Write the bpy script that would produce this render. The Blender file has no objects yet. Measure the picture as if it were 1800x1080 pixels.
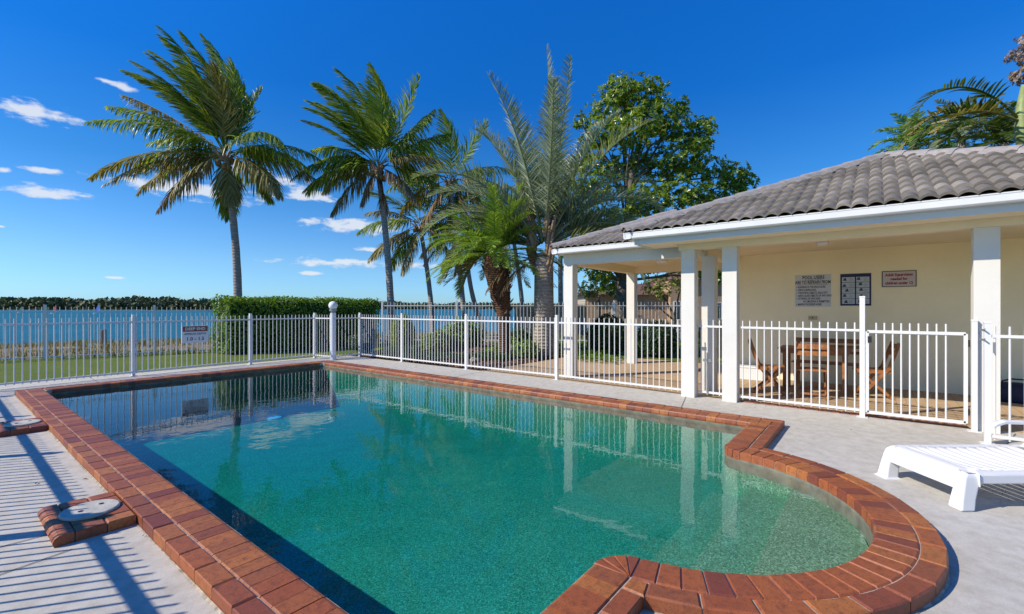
import bpy, bmesh, math, random
from mathutils import Vector, Matrix, Quaternion
random.seed(7)
rad = math.radians
SC = bpy.context.scene
COL = SC.collection

# ------------------------------------------------------------------ camera
H = 1.39; FPX = 808.0; YAW = rad(51.6)
FW = Vector((math.sin(YAW), math.cos(YAW), 0)); RT = Vector((math.cos(YAW), -math.sin(YAW), 0))
cd = bpy.data.cameras.new('camera'); cam = bpy.data.objects.new('camera', cd); COL.objects.link(cam)
cam.location = (0, 0, H); cam.rotation_euler = (rad(90), 0, -YAW)
cd.sensor_width = 36; cd.lens = FPX / 1800 * 36; cd.shift_y = 0.0006
cd.clip_start = 0.05; cd.clip_end = 9000
SC.camera = cam

# ------------------------------------------------------------------ light
SUN_EL = rad(36.4); SUN_H = Vector((-0.82, 0.572, 0)).normalized()
sd = bpy.data.lights.new('sun', 'SUN'); sun = bpy.data.objects.new('sun', sd); COL.objects.link(sun)
sd.energy = 4.6; sd.angle = rad(0.5); sd.color = (1.0, 0.92, 0.80)
to_sun = SUN_H * math.cos(SUN_EL) + Vector((0, 0, math.sin(SUN_EL)))
sun.rotation_euler = (-to_sun).to_track_quat('-Z', 'Y').to_euler()
sun.location = to_sun * 60

W = bpy.data.worlds.new('World'); SC.world = W; W.use_nodes = True
nt = W.node_tree; nt.nodes.clear()
def wn(t, **k):
    n = nt.nodes.new(t)
    for a, b in k.items(): setattr(n, a, b)
    return n
def wl(a, b): nt.links.new(a, b)
def wmath(op, a, b=None, clamp=False):
    n = wn('ShaderNodeMath', operation=op, use_clamp=clamp)
    for i, v in enumerate((a, b)):
        if v is None: continue
        if isinstance(v, (int, float)): n.inputs[i].default_value = v
        else: wl(v, n.inputs[i])
    return n.outputs[0]
sky = wn('ShaderNodeTexSky', sky_type='NISHITA', sun_disc=False, sun_elevation=SUN_EL,
         sun_rotation=math.atan2(SUN_H.x, SUN_H.y) % (2 * math.pi), altitude=0, air_density=1.0, dust_density=0.25, ozone_density=4.0)
tc = wn('ShaderNodeTexCoord'); sx = wn('ShaderNodeSeparateXYZ'); wl(tc.outputs['Generated'], sx.inputs[0])
az = wmath('ARCTAN2', sx.outputs[0], sx.outputs[1]); el = wmath('ARCSINE', sx.outputs[2])
# clear subtropical air: the sky's own radiance filtered by elevation (deeper blue overhead, no yellow at the horizon)
EXPO = 1.17
rmp = wn('ShaderNodeValToRGB'); es = rmp.color_ramp.elements
stops = [(0, (.64, 1.08, 1.66)), (2, (.64, 1.08, 1.66)), (5, (.64, 1.02, 1.44)), (14.3, (.24, .80, 1.30)), (24, (.07, .72, 1.50)), (35, (.06, .86, 1.85)), (90, (.06, .86, 1.85))]
while len(es) < len(stops): es.new(.5)
for i_, (e_, c_) in enumerate(stops): es[i_].position = e_ / 90; es[i_].color = (*[q_ / 2 / EXPO for q_ in c_], 1)
wl(wmath('MULTIPLY', wmath('ABSOLUTE', el), 2 / math.pi), rmp.inputs[0])
tm = wn('ShaderNodeVectorMath', operation='MULTIPLY'); wl(sky.outputs[0], tm.inputs[0]); wl(rmp.outputs[0], tm.inputs[1])
hs = wn('ShaderNodeVectorMath', operation='SCALE'); hs.inputs['Scale'].default_value = 2.0; wl(tm.outputs[0], hs.inputs[0])
cxyz = wn('ShaderNodeCombineXYZ'); wl(az, cxyz.inputs[0]); wl(el, cxyz.inputs[1])
def sky_dir(px, py):
    l = (px - 900) / FPX
    return YAW + math.atan(l), math.atan((541 - py) / (FPX * math.sqrt(1 + l * l)))
clouds = []
for (px, py, w, h) in [(55, 196, 190, 46), (215, 152, 90, 20), (72, 299, 90, 16), (6, 299, 40, 12), (75, 338, 190, 30),
                       (340, 334, 300, 44), (480, 318, 150, 34), (540, 346, 160, 30), (625, 398, 200, 32), (585, 462, 230, 20), (660, 440, 80, 12),
                       (552, 481, 60, 9), (200, 488, 60, 6), (720, 466, 150, 18), (2, 398, 30, 8), (185, 142, 50, 10)]:
    a, e = sky_dir(px, py); a2, _ = sky_dir(px + w / 2, py); _, e2 = sky_dir(px, py - h / 2)
    clouds.append((a, e, abs(a2 - a), abs(e2 - e)))
for k in range(16):                       # the same fair-weather clouds go on round the rest of the horizon
    a = rad(115) + k * rad(235) / 16 + random.uniform(-.06, .06)
    a = (a + math.pi) % (2 * math.pi) - math.pi
    clouds.append((a, rad(random.uniform(4, 17)), rad(random.uniform(4, 9)), rad(random.uniform(.7, 1.9))))
acc = None
for (a, e, wa, we) in clouds:
    s = wn('ShaderNodeVectorMath', operation='SUBTRACT'); wl(cxyz.outputs[0], s.inputs[0]); s.inputs[1].default_value = (a, e, 0)
    m = wn('ShaderNodeVectorMath', operation='MULTIPLY'); wl(s.outputs[0], m.inputs[0]); m.inputs[1].default_value = (1 / wa, 1 / we, 0)
    q = wn('ShaderNodeVectorMath', operation='LENGTH'); wl(m.outputs[0], q.inputs[0])
    acc = q.outputs['Value'] if acc is None else wmath('MINIMUM', acc, q.outputs['Value'])
mp = wn('ShaderNodeMapping'); mp.inputs['Scale'].default_value = (24, 60, 1); wl(cxyz.outputs[0], mp.inputs[0])
nz = wn('ShaderNodeTexNoise'); nz.inputs['Scale'].default_value = 1.0; nz.inputs['Detail'].default_value = 9; nz.inputs['Roughness'].default_value = .6
wl(mp.outputs[0], nz.inputs['Vector'])
dens = wmath('ADD', wmath('SUBTRACT', 1.0, acc), wmath('MULTIPLY', wmath('SUBTRACT', nz.outputs[0], .55), 2.6))
mr = wn('ShaderNodeMapRange', interpolation_type='SMOOTHSTEP'); wl(dens, mr.inputs[0])
mr.inputs[1].default_value = .0; mr.inputs[2].default_value = .62; mr.inputs[3].default_value = 0; mr.inputs[4].default_value = .82
mx = wn('ShaderNodeMix', data_type='RGBA'); wl(mr.outputs[0], mx.inputs[0]); wl(hs.outputs[0], mx.inputs[6])
mx.inputs[7].default_value = (6.3, 6.6, 7.0, 1)
bg = wn('ShaderNodeBackground'); bg.inputs[1].default_value = .11; wl(mx.outputs[2], bg.inputs[0])
wo = wn('ShaderNodeOutputWorld'); wl(bg.outputs[0], wo.inputs[0])

SC.view_settings.view_transform = 'Standard'; SC.view_settings.look = 'None'
SC.view_settings.exposure = 0.25; SC.view_settings.gamma = 1.0; SC.view_settings.use_curve_mapping = False
SC.render.engine = 'CYCLES'
SC.cycles.max_bounces = 10; SC.cycles.transmission_bounces = 6; SC.cycles.diffuse_bounces = 4; SC.cycles.sample_clamp_indirect = 6
SC.cycles.use_denoising = True

# ------------------------------------------------------------------ materials
def new_mat(name):
    m = bpy.data.materials.new(name); m.use_nodes = True
    t = m.node_tree; t.nodes.clear()
    o = t.nodes.new('ShaderNodeOutputMaterial')
    return m, t, o
def ramp(t, fac, stops):
    r = t.nodes.new('ShaderNodeValToRGB'); e = r.color_ramp.elements
    while len(e) < len(stops): e.new(.5)
    for i, (p, c) in enumerate(stops): e[i].position = p; e[i].color = (*c, 1)
    t.links.new(fac, r.inputs[0]); return r.outputs[0]
def noise(t, scale, detail=4, rough=.55, coord='Object', vec=None, stretch=None):
    n = t.nodes.new('ShaderNodeTexNoise'); n.inputs['Scale'].default_value = scale
    n.inputs['Detail'].default_value = detail; n.inputs['Roughness'].default_value = rough
    if vec is None:
        c = t.nodes.new('ShaderNodeTexCoord'); vec = c.outputs[coord]
    if stretch:
        mp = t.nodes.new('ShaderNodeMapping'); mp.inputs['Scale'].default_value = stretch; t.links.new(vec, mp.inputs[0]); vec = mp.outputs[0]
    t.links.new(vec, n.inputs['Vector']); return n.outputs[0]
def mixc(t, f, a, b, bt='MIX'):
    m = t.nodes.new('ShaderNodeMix'); m.data_type = 'RGBA'; m.blend_type = bt
    for i, v in ((0, f), (6, a), (7, b)):
        if isinstance(v, (int, float)): m.inputs[i].default_value = v
        elif isinstance(v, tuple): m.inputs[i].default_value = (*v, 1)
        else: t.links.new(v, m.inputs[i])
    return m.outputs[2]
def mth(t, op, a, b=0.0, clamp=False):
    n = t.nodes.new('ShaderNodeMath'); n.operation = op; n.use_clamp = clamp
    for i, v in enumerate((a, b)):
        if isinstance(v, (int, float)): n.inputs[i].default_value = v
        else: t.links.new(v, n.inputs[i])
    return n.outputs[0]
def wpos(t): return t.nodes.new('ShaderNodeNewGeometry').outputs['Position']
def princ(t, o, col, rough=.6, spec=.4, bump=None, bstr=.3, bdist=.01, metal=0):
    p = t.nodes.new('ShaderNodeBsdfPrincipled')
    if isinstance(col, tuple): p.inputs['Base Color'].default_value = (*col, 1)
    else: t.links.new(col, p.inputs['Base Color'])
    if isinstance(rough, (int, float)): p.inputs['Roughness'].default_value = rough
    else: t.links.new(rough, p.inputs['Roughness'])
    p.inputs['Specular IOR Level'].default_value = spec; p.inputs['Metallic'].default_value = metal
    if bump is not None:
        b = t.nodes.new('ShaderNodeBump'); b.inputs['Strength'].default_value = bstr; b.inputs['Distance'].default_value = bdist
        t.links.new(bump, b.inputs['Height']); t.links.new(b.outputs[0], p.inputs['Normal'])
    t.links.new(p.outputs[0], o.inputs[0]); return p
def simple(name, col, rough=.6, var=.15, scale=6, bscale=40, bstr=.15, spec=.4, metal=0, bdist=.006, world=True):
    m, t, o = new_mat(name)
    v = wpos(t) if world else None
    n = noise(t, scale, 5, .6, vec=v)
    c = ramp(t, n, [(.3, tuple(x * (1 - var) for x in col)), (.7, tuple(min(1, x * (1 + var)) for x in col))])
    princ(t, o, c, rough, spec, noise(t, bscale, 3, .6, vec=v), bstr, bdist, metal)
    return m
def leafmat(name, c1, c2, c3=None, rough=.45, trans=.3, spec=.45, nscale=2.5):
    m, t, o = new_mat(name)
    g = t.nodes.new('ShaderNodeNewGeometry')
    n = noise(t, nscale, 3, .6, vec=g.outputs['Position'])
    f = mth(t, 'ADD', mth(t, 'MULTIPLY', g.outputs['Random Per Island'], .6), mth(t, 'MULTIPLY', n, .45))
    st = [(.2, c1), (.65, c2)] + ([(.93, c3)] if c3 else [])
    c = ramp(t, f, st)
    p = t.nodes.new('ShaderNodeBsdfPrincipled'); t.links.new(c, p.inputs['Base Color'])
    p.inputs['Roughness'].default_value = rough; p.inputs['Specular IOR Level'].default_value = spec
    tr = t.nodes.new('ShaderNodeBsdfTranslucent')
    t.links.new(mixc(t, 1.0, c, (1.5, 1.5, .6), 'MULTIPLY'), tr.inputs['Color'])
    ms = t.nodes.new('ShaderNodeMixShader'); ms.inputs[0].default_value = trans
    t.links.new(p.outputs[0], ms.inputs[1]); t.links.new(tr.outputs[0], ms.inputs[2]); t.links.new(ms.outputs[0], o.inputs[0])
    return m

M = {}
# concrete deck: pale sprayed concrete with stains, fine aggregate and dirty control joints
m, t, o = new_mat('concrete'); v = wpos(t)
big = noise(t, .7, 6, .62, vec=v); fine = noise(t, 170, 2, .7, vec=v); mid = noise(t, 9, 5, .7, vec=v)
c = ramp(t, big, [(.3, (.45, .405, .325)), (.5, (.515, .465, .375)), (.72, (.55, .51, .43))])
c = mixc(t, .30, c, ramp(t, mid, [(.35, (.28, .265, .24)), (.6, (.62, .61, .58))]))
c = mixc(t, mth(t, 'MULTIPLY', mth(t, 'GREATER_THAN', fine, .61), .42), c, (.2, .19, .17))
princ(t, o, c, .85, .25, mth(t, 'ADD', fine, mid), .25, .004); M['concrete'] = m
# brick of the coping: each brick its own shade
def brickmat(name, stops, spk=.55):
    m, t, o = new_mat(name); v = wpos(t)
    oi = t.nodes.new('ShaderNodeObjectInfo'); g = t.nodes.new('ShaderNodeNewGeometry')
    f = mth(t, 'FRACT', mth(t, 'ADD', oi.outputs['Random'], mth(t, 'MULTIPLY', g.outputs['Random Per Island'], 7.31)))
    c = ramp(t, f, stops)
    n1 = noise(t, 26, 5, .7, vec=v); n2 = noise(t, 150, 2, .7, vec=v)
    c = mixc(t, mth(t, 'MULTIPLY', mth(t, 'SUBTRACT', n1, .47), 3.0, True), c, (.12, .034, .02))
    c = mixc(t, mth(t, 'MULTIPLY', mth(t, 'GREATER_THAN', n2, .60), spk), c, (.05, .022, .014))
    princ(t, o, c, .55, .45, mth(t, 'ADD', n1, mth(t, 'MULTIPLY', n2, .5)), .35, .004); return m
M['brick'] = brickmat('glazed_brick', [(.0, (.29, .074, .024)), (.3, (.35, .098, .027)), (.55, (.19, .046, .026)), (.78, (.42, .142, .034)), (1, (.28, .072, .025))])
M['mortar'] = simple('mortar', (.40, .34, .27), .9, .25, 20, 90, .4)
M['white_metal'] = simple('white_powdercoat', (.70, .685, .655), .35, .03, 3, 60, .03)
M['white_paint'] = simple('white_render', (.68, .65, .585), .75, .05, 1.6, 55, .18)
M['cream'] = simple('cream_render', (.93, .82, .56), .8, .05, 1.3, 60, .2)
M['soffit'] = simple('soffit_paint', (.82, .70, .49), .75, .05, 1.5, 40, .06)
M['gutter'] = simple('gutter_paint', (.71, .70, .68), .4, .04, 2, 20, .03)
M['grey_paint'] = simple('fascia_paint', (.62, .64, .66), .6, .05, 2, 30, .05)
m, t, o = new_mat('roof_tile'); v = wpos(t)
oi = t.nodes.new('ShaderNodeObjectInfo'); n1 = noise(t, 14, 6, .7, vec=v); n2 = noise(t, 90, 3, .7, vec=v)
c = ramp(t, mth(t, 'ADD', mth(t, 'MULTIPLY', oi.outputs['Random'], .55), mth(t, 'MULTIPLY', n1, .5)),
         [(.2, (.145, .126, .104)), (.5, (.225, .196, .162)), (.85, (.33, .288, .24))])
c = mixc(t, mth(t, 'MULTIPLY', mth(t, 'GREATER_THAN', n2, .62), .3), c, (.08, .075, .07))
princ(t, o, c, .75, .3, mth(t, 'ADD', n1, n2), .4, .006); M['tile'] = m
M['ridge'] = simple('ridge_tile', (.30, .27, .25), .8, .2, 10, 80, .3)
# pool lining: green pebble finish
m, t, o = new_mat('pebble_lining'); v = wpos(t)
vo = t.nodes.new('ShaderNodeTexVoronoi'); vo.inputs['Scale'].default_value = 120; t.links.new(v, vo.inputs['Vector'])
sep = t.nodes.new('ShaderNodeSeparateColor'); t.links.new(vo.outputs['Color'], sep.inputs[0])
c = ramp(t, sep.outputs[0], [(0, (.035, .055, .028)), (.35, (.12, .19, .10)), (.7, (.19, .29, .16)), (.92, (.36, .44, .27)), (1, (.55, .58, .42))])
c = mixc(t, .4, c, ramp(t, noise(t, 2.2, 5, .6, vec=v), [(.3, (.10, .17, .09)), (.7, (.19, .28, .155))]))
princ(t, o, c, .8, .2, vo.outputs['Distance'], .3, .004); M['pebble'] = m
M['band'] = simple('waterline_render', (.17, .16, .115), .8, .35, 9, 60, .3)
# water of the pool: clear skin that mirrors by the Fresnel law, body that absorbs red light
m, t, o = new_mat('pool_water'); v = wpos(t)
b = t.nodes.new('ShaderNodeBump'); b.inputs['Strength'].default_value = .13; b.inputs['Distance'].default_value = .02
t.links.new(mth(t, 'ADD', noise(t, 2.6, 3, .5, vec=v), mth(t, 'MULTIPLY', noise(t, 11, 2, .5, vec=v), .18)), b.inputs['Height'])
fr_ = t.nodes.new('ShaderNodeLayerWeight'); fr_.inputs['Blend'].default_value = .5; t.links.new(b.outputs[0], fr_.inputs['Normal'])
fres = mth(t, 'ADD', mth(t, 'MULTIPLY', mth(t, 'POWER', fr_.outputs['Facing'], 5.0), .98), .02, True)
gl = t.nodes.new('ShaderNodeBsdfGlossy'); gl.inputs['Roughness'].default_value = 0.0; t.links.new(b.outputs[0], gl.inputs['Normal'])
tr_ = t.nodes.new('ShaderNodeBsdfTransparent'); ms = t.nodes.new('ShaderNodeMixShader')
t.links.new(fres, ms.inputs[0]); t.links.new(tr_.outputs[0], ms.inputs[1]); t.links.new(gl.outputs[0], ms.inputs[2]); t.links.new(ms.outputs[0], o.inputs[0])
va = t.nodes.new('ShaderNodeVolumeAbsorption'); va.inputs['Color'].default_value = (.0, .90, .97, 1); va.inputs['Density'].default_value = 1.06
t.links.new(va.outputs[0], o.inputs[1]); M['water'] = m
m, t, o = new_mat('sea_water'); v = wpos(t)
n1 = noise(t, .5, 6, .65, vec=v, stretch=(1, 1, 1)); n2 = noise(t, .05, 4, .6, vec=v)
c = ramp(t, n2, [(.3, (.010, .115, .175)), (.7, (.022, .165, .23))])
p = princ(t, o, c, .6, .0, n1, .6, .6)
gl = t.nodes.new('ShaderNodeBsdfGlossy'); gl.inputs['Roughness'].default_value = .3; ms = t.nodes.new('ShaderNodeMixShader'); ms.inputs[0].default_value = .10
t.links.new(p.outputs[0], ms.inputs[1]); t.links.new(gl.outputs[0], ms.inputs[2]); t.links.new(ms.outputs[0], o.inputs[0]); M['sea'] = m
# lawns and earth
m, t, o = new_mat('lawn'); v = wpos(t)
n1 = noise(t, 1.1, 6, .65, vec=v); n2 = noise(t, 45, 3, .7, vec=v)
c = ramp(t, n1, [(.3, (.11, .165, .014)), (.55, (.165, .22, .02)), (.75, (.25, .25, .04))])
c = mixc(t, .45, c, ramp(t, n2, [(.3, (.035, .06, .01)), (.7, (.17, .20, .045))]))
princ(t, o, c, .9, .2, n2, .9, .03); M['lawn'] = m
m, t, o = new_mat('foreshore_sand'); v = wpos(t)
n1 = noise(t, .8, 6, .7, vec=v); n2 = noise(t, 9, 4, .7, vec=v)
c = ramp(t, n1, [(.32, (.13, .10, .055)), (.5, (.22, .17, .10)), (.66, (.42, .37, .29))])
c = mixc(t, .4, c, ramp(t, n2, [(.35, (.08, .065, .03)), (.65, (.40, .33, .23))]))
princ(t, o, c, .95, .1, n2, .8, .05); M['sand'] = m
M['mulch'] = simple('bark_mulch', (.13, .075, .045), .95, .55, 14, 60, .9, bdist=.03)
m, t, o = new_mat('pavilion_paving'); v = wpos(t)
bt = t.nodes.new('ShaderNodeTexBrick'); bt.inputs['Scale'].default_value = 1; bt.inputs['Brick Width'].default_value = .23; bt.inputs['Row Height'].default_value = .115
bt.inputs['Mortar Size'].default_value = .004; bt.inputs['Color1'].default_value = (.52, .37, .22, 1); bt.inputs['Color2'].default_value = (.45, .31, .18, 1); bt.inputs['Mortar'].default_value = (.22, .15, .09, 1)
t.links.new(v, bt.inputs['Vector'])
c = mixc(t, .35, bt.outputs[0], ramp(t, noise(t, 4, 5, .6, vec=v), [(.3, (.38, .26, .15)), (.7, (.58, .43, .27))]))
princ(t, o, c, .85, .2, bt.outputs['Fac'], -.3, .004); M['paving'] = m
M['edge'] = simple('paving_edge', (.22, .085, .06), .8, .3, 9, 60, .3)
# plants
M['coco'] = leafmat('coconut_leaf', (.095, .17, .02), (.235, .315, .038), (.48, .45, .11), .36, .42)
M['coco_old'] = leafmat('old_coconut_leaf', (.14, .13, .03), (.28, .235, .07), (.48, .40, .22), .5, .25)
M['coco_dry'] = leafmat('dry_palm_leaf', (.16, .10, .05), (.27, .18, .09), (.36, .28, .17), .7, .2)
M['silver'] = leafmat('silver_palm_leaf', (.15, .19, .115), (.25, .295, .18), (.44, .45, .31), .40, .36)
M['date'] = leafmat('date_palm_leaf', (.11, .21, .022), (.23, .35, .045), (.46, .50, .10), .40, .40)
M['fan'] = leafmat('broad_palm_leaf', (.04, .08, .015), (.08, .13, .022), (.22, .16, .05), .35, .35)
M['tree_leaf'] = leafmat('tree_leaf', (.05, .115, .013), (.19, .28, .026), (.48, .49, .06), .30, .36)
M['light_leaf'] = leafmat('pale_tree_leaf', (.12, .15, .03), (.21, .23, .05), (.34, .33, .09), .5, .3)
M['hedge_leaf'] = leafmat('hedge_leaf', (.06, .14, .012), (.16, .28, .02), (.33, .40, .04), .4, .3, nscale=3.5)
M['dark_leaf'] = leafmat('dark_shrub_leaf', (.018, .05, .012), (.04, .09, .018), (.08, .14, .03), .4, .25)
M['lime_leaf'] = leafmat('lime_shrub_leaf', (.11, .17, .014), (.21, .28, .025), (.34, .37, .05), .45, .3)
M['pink_leaf'] = leafmat('faded_blossom', (.20, .13, .11), (.33, .24, .21), (.50, .42, .38), .6, .3)
M['far_leaf'] = leafmat('mangrove_leaf', (.032, .052, .020), (.068, .092, .032), (.12, .13, .05), .7, .1, nscale=.12)
M['dry_grass'] = leafmat('dry_grass', (.14, .12, .035), (.24, .20, .07), (.38, .33, .15), .7, .2)
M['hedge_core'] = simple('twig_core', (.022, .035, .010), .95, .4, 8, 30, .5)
def barkmat(name, c1, c2, ring=14, bs=.6):
    m, t, o = new_mat(name); v = wpos(t)
    wv = t.nodes.new('ShaderNodeTexWave'); wv.wave_type = 'BANDS'; wv.bands_direction = 'Z'; wv.inputs['Scale'].default_value = ring
    wv.inputs['Distortion'].default_value = 3; wv.inputs['Detail'].default_value = 3; t.links.new(v, wv.inputs['Vector'])
    n = noise(t, 9, 5, .7, vec=v)
    c = mixc(t, .25, ramp(t, n, [(.3, c1), (.7, c2)]), ramp(t, wv.outputs[0], [(.2, c1), (.8, c2)]))
    princ(t, o, c, .9, .15, mth(t, 'ADD', wv.outputs[0], n), bs, .02); return m
M['palm_bark'] = barkmat('palm_bark', (.19, .165, .145), (.40, .36, .32), 2.6)
M['silver_bark'] = barkmat('silver_palm_bark', (.18, .15, .115), (.46, .40, .32), 3.4, .9)
M['shag'] = barkmat('shaggy_bark', (.07, .035, .02), (.20, .11, .065), 6, 1)
M['bark'] = simple('tree_bark', (.13, .105, .08), .95, .4, 9, 30, .8, bdist=.03)
M['boot'] = simple('leaf_base', (.30, .20, .13), .85, .4, 12, 40, .5)
M['coconut'] = simple('coconut_husk', (.26, .16, .05), .6, .3, 9, 30, .2)
m, t, o = new_mat('house_brick'); v = wpos(t)
bt = t.nodes.new('ShaderNodeTexBrick'); bt.inputs['Scale'].default_value = 1; bt.inputs['Brick Width'].default_value = .24; bt.inputs['Row Height'].default_value = .086
bt.inputs['Mortar Size'].default_value = .008; bt.inputs['Color1'].default_value = (.40, .25, .13, 1); bt.inputs['Color2'].default_value = (.31, .18, .09, 1); bt.inputs['Mortar'].default_value = (.45, .40, .32, 1)
tcn = t.nodes.new('ShaderNodeTexCoord'); mpn = t.nodes.new('ShaderNodeMapping'); mpn.inputs['Rotation'].default_value = (rad(90), 0, 0)
t.links.new(tcn.outputs['Object'], mpn.inputs[0]); t.links.new(mpn.outputs[0], bt.inputs['Vector'])
princ(t, o, bt.outputs[0], .85, .2, bt.outputs['Fac'], -.3, .01); M['house_brick'] = m
M['dark_tile'] = simple('house_roof', (.16, .085, .055), .85, .3, 6, 30, .4)
M['glass_dark'] = simple('window_glass', (.03, .045, .06), .08, .1, 2, 5, .02, spec=.8)
m, t, o = new_mat('teak'); v = t.nodes.new('ShaderNodeTexCoord').outputs['Object']
n = noise(t, 14, 5, .6, vec=v, stretch=(1, 1, 1)); 
c = ramp(t, n, [(.3, (.20, .075, .025)), (.55, (.36, .145, .042)), (.75, (.48, .21, .065))])
princ(t, o, c, .5, .4, n, .2, .004); M['wood'] = m
M['plastic'] = simple('white_plastic', (.70, .69, .67), .38, .03, 2, 30, .05)
M['lid'] = simple('concrete_lid', (.46, .43, .37), .85, .2, 10, 80, .4)
M['steel'] = simple('galvanised_steel', (.34, .35, .36), .4, .15, 12, 30, .1, metal=.7)
M['black'] = simple('black_plastic', (.02, .02, .022), .5, .2, 12, 30, .1)
M['navy'] = simple('navy_fabric', (.012, .018, .05), .6, .2, 12, 90, .3)
M['sign_white'] = simple('sign_board', (.62, .62, .64), .5, .06, 3, 20, .03)
M['sign_pink'] = simple('sign_board_pink', (.58, .50, .50), .5, .06, 3, 20, .03)
M['sign_navy'] = simple('sign_navy', (.016, .022, .085), .5, .1, 3, 20, .03)
M['sign_grey'] = simple('sign_panel', (.45, .50, .55), .5, .08, 5, 20, .03)
M['ink'] = simple('black_ink', (.02, .02, .025), .6, .1, 3, 20, .02)
M['ink_red'] = simple('red_ink', (.30, .03, .04), .6, .1, 3, 20, .02)
M['sign_brown'] = simple('sign_brown', (.26, .075, .04), .5, .1, 3, 20, .03)
M['sign_cream'] = simple('white_ink', (.75, .74, .70), .5, .04, 3, 20, .02)
M['globe'] = simple('opal_globe', (.80, .79, .80), .25, .03, 3, 20, .02)
M['post_grey'] = simple('lamp_post_paint', (.72, .72, .74), .4, .04, 3, 30, .05)
M['outlet'] = simple('outlet_plastic', (.52, .44, .24), .5, .1, 9, 20, .05)
M['rock'] = simple('garden_rock', (.30, .25, .19), .9, .35, 6, 25, .7)
M['sail_red'] = simple('red_sail', (.55, .03, .035), .6, .1, 2, 10, .05)
M['sail_blue'] = simple('blue_sail', (.05, .16, .55), .6, .1, 2, 10, .05)
M['sail_green'] = simple('green_sail', (.03, .22, .10), .6, .1, 2, 10, .05)
M['timber'] = simple('weathered_timber', (.16, .12, .085), .9, .3, 12, 40, .5)
M['drain'] = simple('drain_plastic', (.55, .80, .85), .5, .05, 6, 20, .05)

# ------------------------------------------------------------------ mesh helpers
class MB:
    def __init__(s): s.v = []; s.f = []
    def add(s, vs, fs):
        b = len(s.v); s.v += [tuple(x) for x in vs]; s.f += [tuple(i + b for i in f) for f in fs]; return s
    def box(s, x0, y0, z0, x1, y1, z1, c=0):
        if c: return s.prism([(x0, y0), (x1, y0), (x1, y1), (x0, y1)], z0, z1, c)
        vs = [(x, y, z) for z in (z0, z1) for (x, y) in ((x0, y0), (x1, y0), (x1, y1), (x0, y1))]
        return s.add(vs, [(3, 2, 1, 0), (4, 5, 6, 7), (0, 1, 5, 4), (1, 2, 6, 5), (2, 3, 7, 6), (3, 0, 4, 7)])
    def prism(s, poly, z0, z1, c=0):
        n = len(poly); cx = sum(p[0] for p in poly) / n; cy = sum(p[1] for p in poly) / n
        rings = [[(x, y, z0) for x, y in poly]]
        if c:
            rings.append([(x, y, z1 - c) for x, y in poly])
            ins = []
            for x, y in poly:
                d = math.hypot(x - cx, y - cy); k = max(0, 1 - 1.35 * c / d); ins.append((cx + (x - cx) * k, cy + (y - cy) * k, z1))
            rings.append(ins)
        else: rings.append([(x, y, z1) for x, y in poly])
        vs = [p for r in rings for p in r]; fs = [tuple(range(n - 1, -1, -1))]
        for k in range(len(rings) - 1):
            for i in range(n): j = (i + 1) % n; fs.append((k * n + i, k * n + j, (k + 1) * n + j, (k + 1) * n + i))
        fs.append(tuple((len(rings) - 1) * n + i for i in range(n)))
        return s.add(vs, fs)
    def bar(s, a, b, w, h, up=(0, 0, 1)):
        a = Vector(a); b = Vector(b); d = (b - a).normalized(); up = Vector(up)
        sd_ = d.cross(up)
        if sd_.length < 1e-4: sd_ = d.cross(Vector((1, 0, 0)))
        sd_.normalize(); u = sd_.cross(d).normalized()
        vs = [p + sd_ * i * w / 2 + u * j * h / 2 for p in (a, b) for (i, j) in ((-1, -1), (1, -1), (1, 1), (-1, 1))]
        return s.add(vs, [(3, 2, 1, 0), (4, 5, 6, 7), (0, 1, 5, 4), (1, 2, 6, 5), (2, 3, 7, 6), (3, 0, 4, 7)])
    def tube(s, pts, rs, n=8, caps=True):
        pts = [Vector(p) for p in pts]
        if isinstance(rs, (int, float)): rs = [rs] * len(pts)
        b = len(s.v); ref = None
        for i, p in enumerate(pts):
            d = (pts[min(i + 1, len(pts) - 1)] - pts[max(i - 1, 0)]).normalized()
            if ref is None:
                ref = Vector((1, 0, 0)) if abs(d.x) < .8 else Vector((0, 1, 0))
            a = (ref - d * ref.dot(d)).normalized(); ref = a; c = d.cross(a)
            for k in range(n):
                th = 2 * math.pi * k / n; s.v.append(tuple(p + (a * math.cos(th) + c * math.sin(th)) * rs[i]))
        for i in range(len(pts) - 1):
            for k in range(n):
                j = (k + 1) % n; s.f.append((b + i * n + k, b + i * n + j, b + (i + 1) * n + j, b + (i + 1) * n + k))
        if caps:
            s.f.append(tuple(b + k for k in range(n - 1, -1, -1))); s.f.append(tuple(b + (len(pts) - 1) * n + k for k in range(n)))
        return s
    def lathe(s, prof, cx=0, cy=0, n=20):
        b = len(s.v)
        for (r, z) in prof:
            for k in range(n):
                th = 2 * math.pi * k / n; s.v.append((cx + r * math.cos(th), cy + r * math.sin(th), z))
        for i in range(len(prof) - 1):
            for k in range(n):
                j = (k + 1) % n; s.f.append((b + i * n + k, b + i * n + j, b + (i + 1) * n + j, b + (i + 1) * n + k))
        s.f.append(tuple(b + k for k in range(n - 1, -1, -1))); s.f.append(tuple(b + (len(prof) - 1) * n + k for k in range(n)))
        return s
    def mesh(s, name, mat, smooth=False, off=(0, 0, 0)):
        me = bpy.data.meshes.new(name)
        ox, oy, oz = off
        me.from_pydata([(x - ox, y - oy, z - oz) for x, y, z in s.v], [], s.f)
        if mat is not None: me.materials.append(mat)
        if smooth: me.polygons.foreach_set('use_smooth', [True] * len(me.polygons))
        me.update(); return me
def link(name, me, parent=None, loc=None, kind=None):
    o = bpy.data.objects.new(name, me); COL.objects.link(o)
    if parent: o.parent = parent
    if loc is not None: o.location = loc
    if kind: o['kind'] = kind
    return o
def tag(o, label, cat, group=None):
    o['label'] = label; o['category'] = cat
    if group: o['group'] = group
    return o
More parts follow.
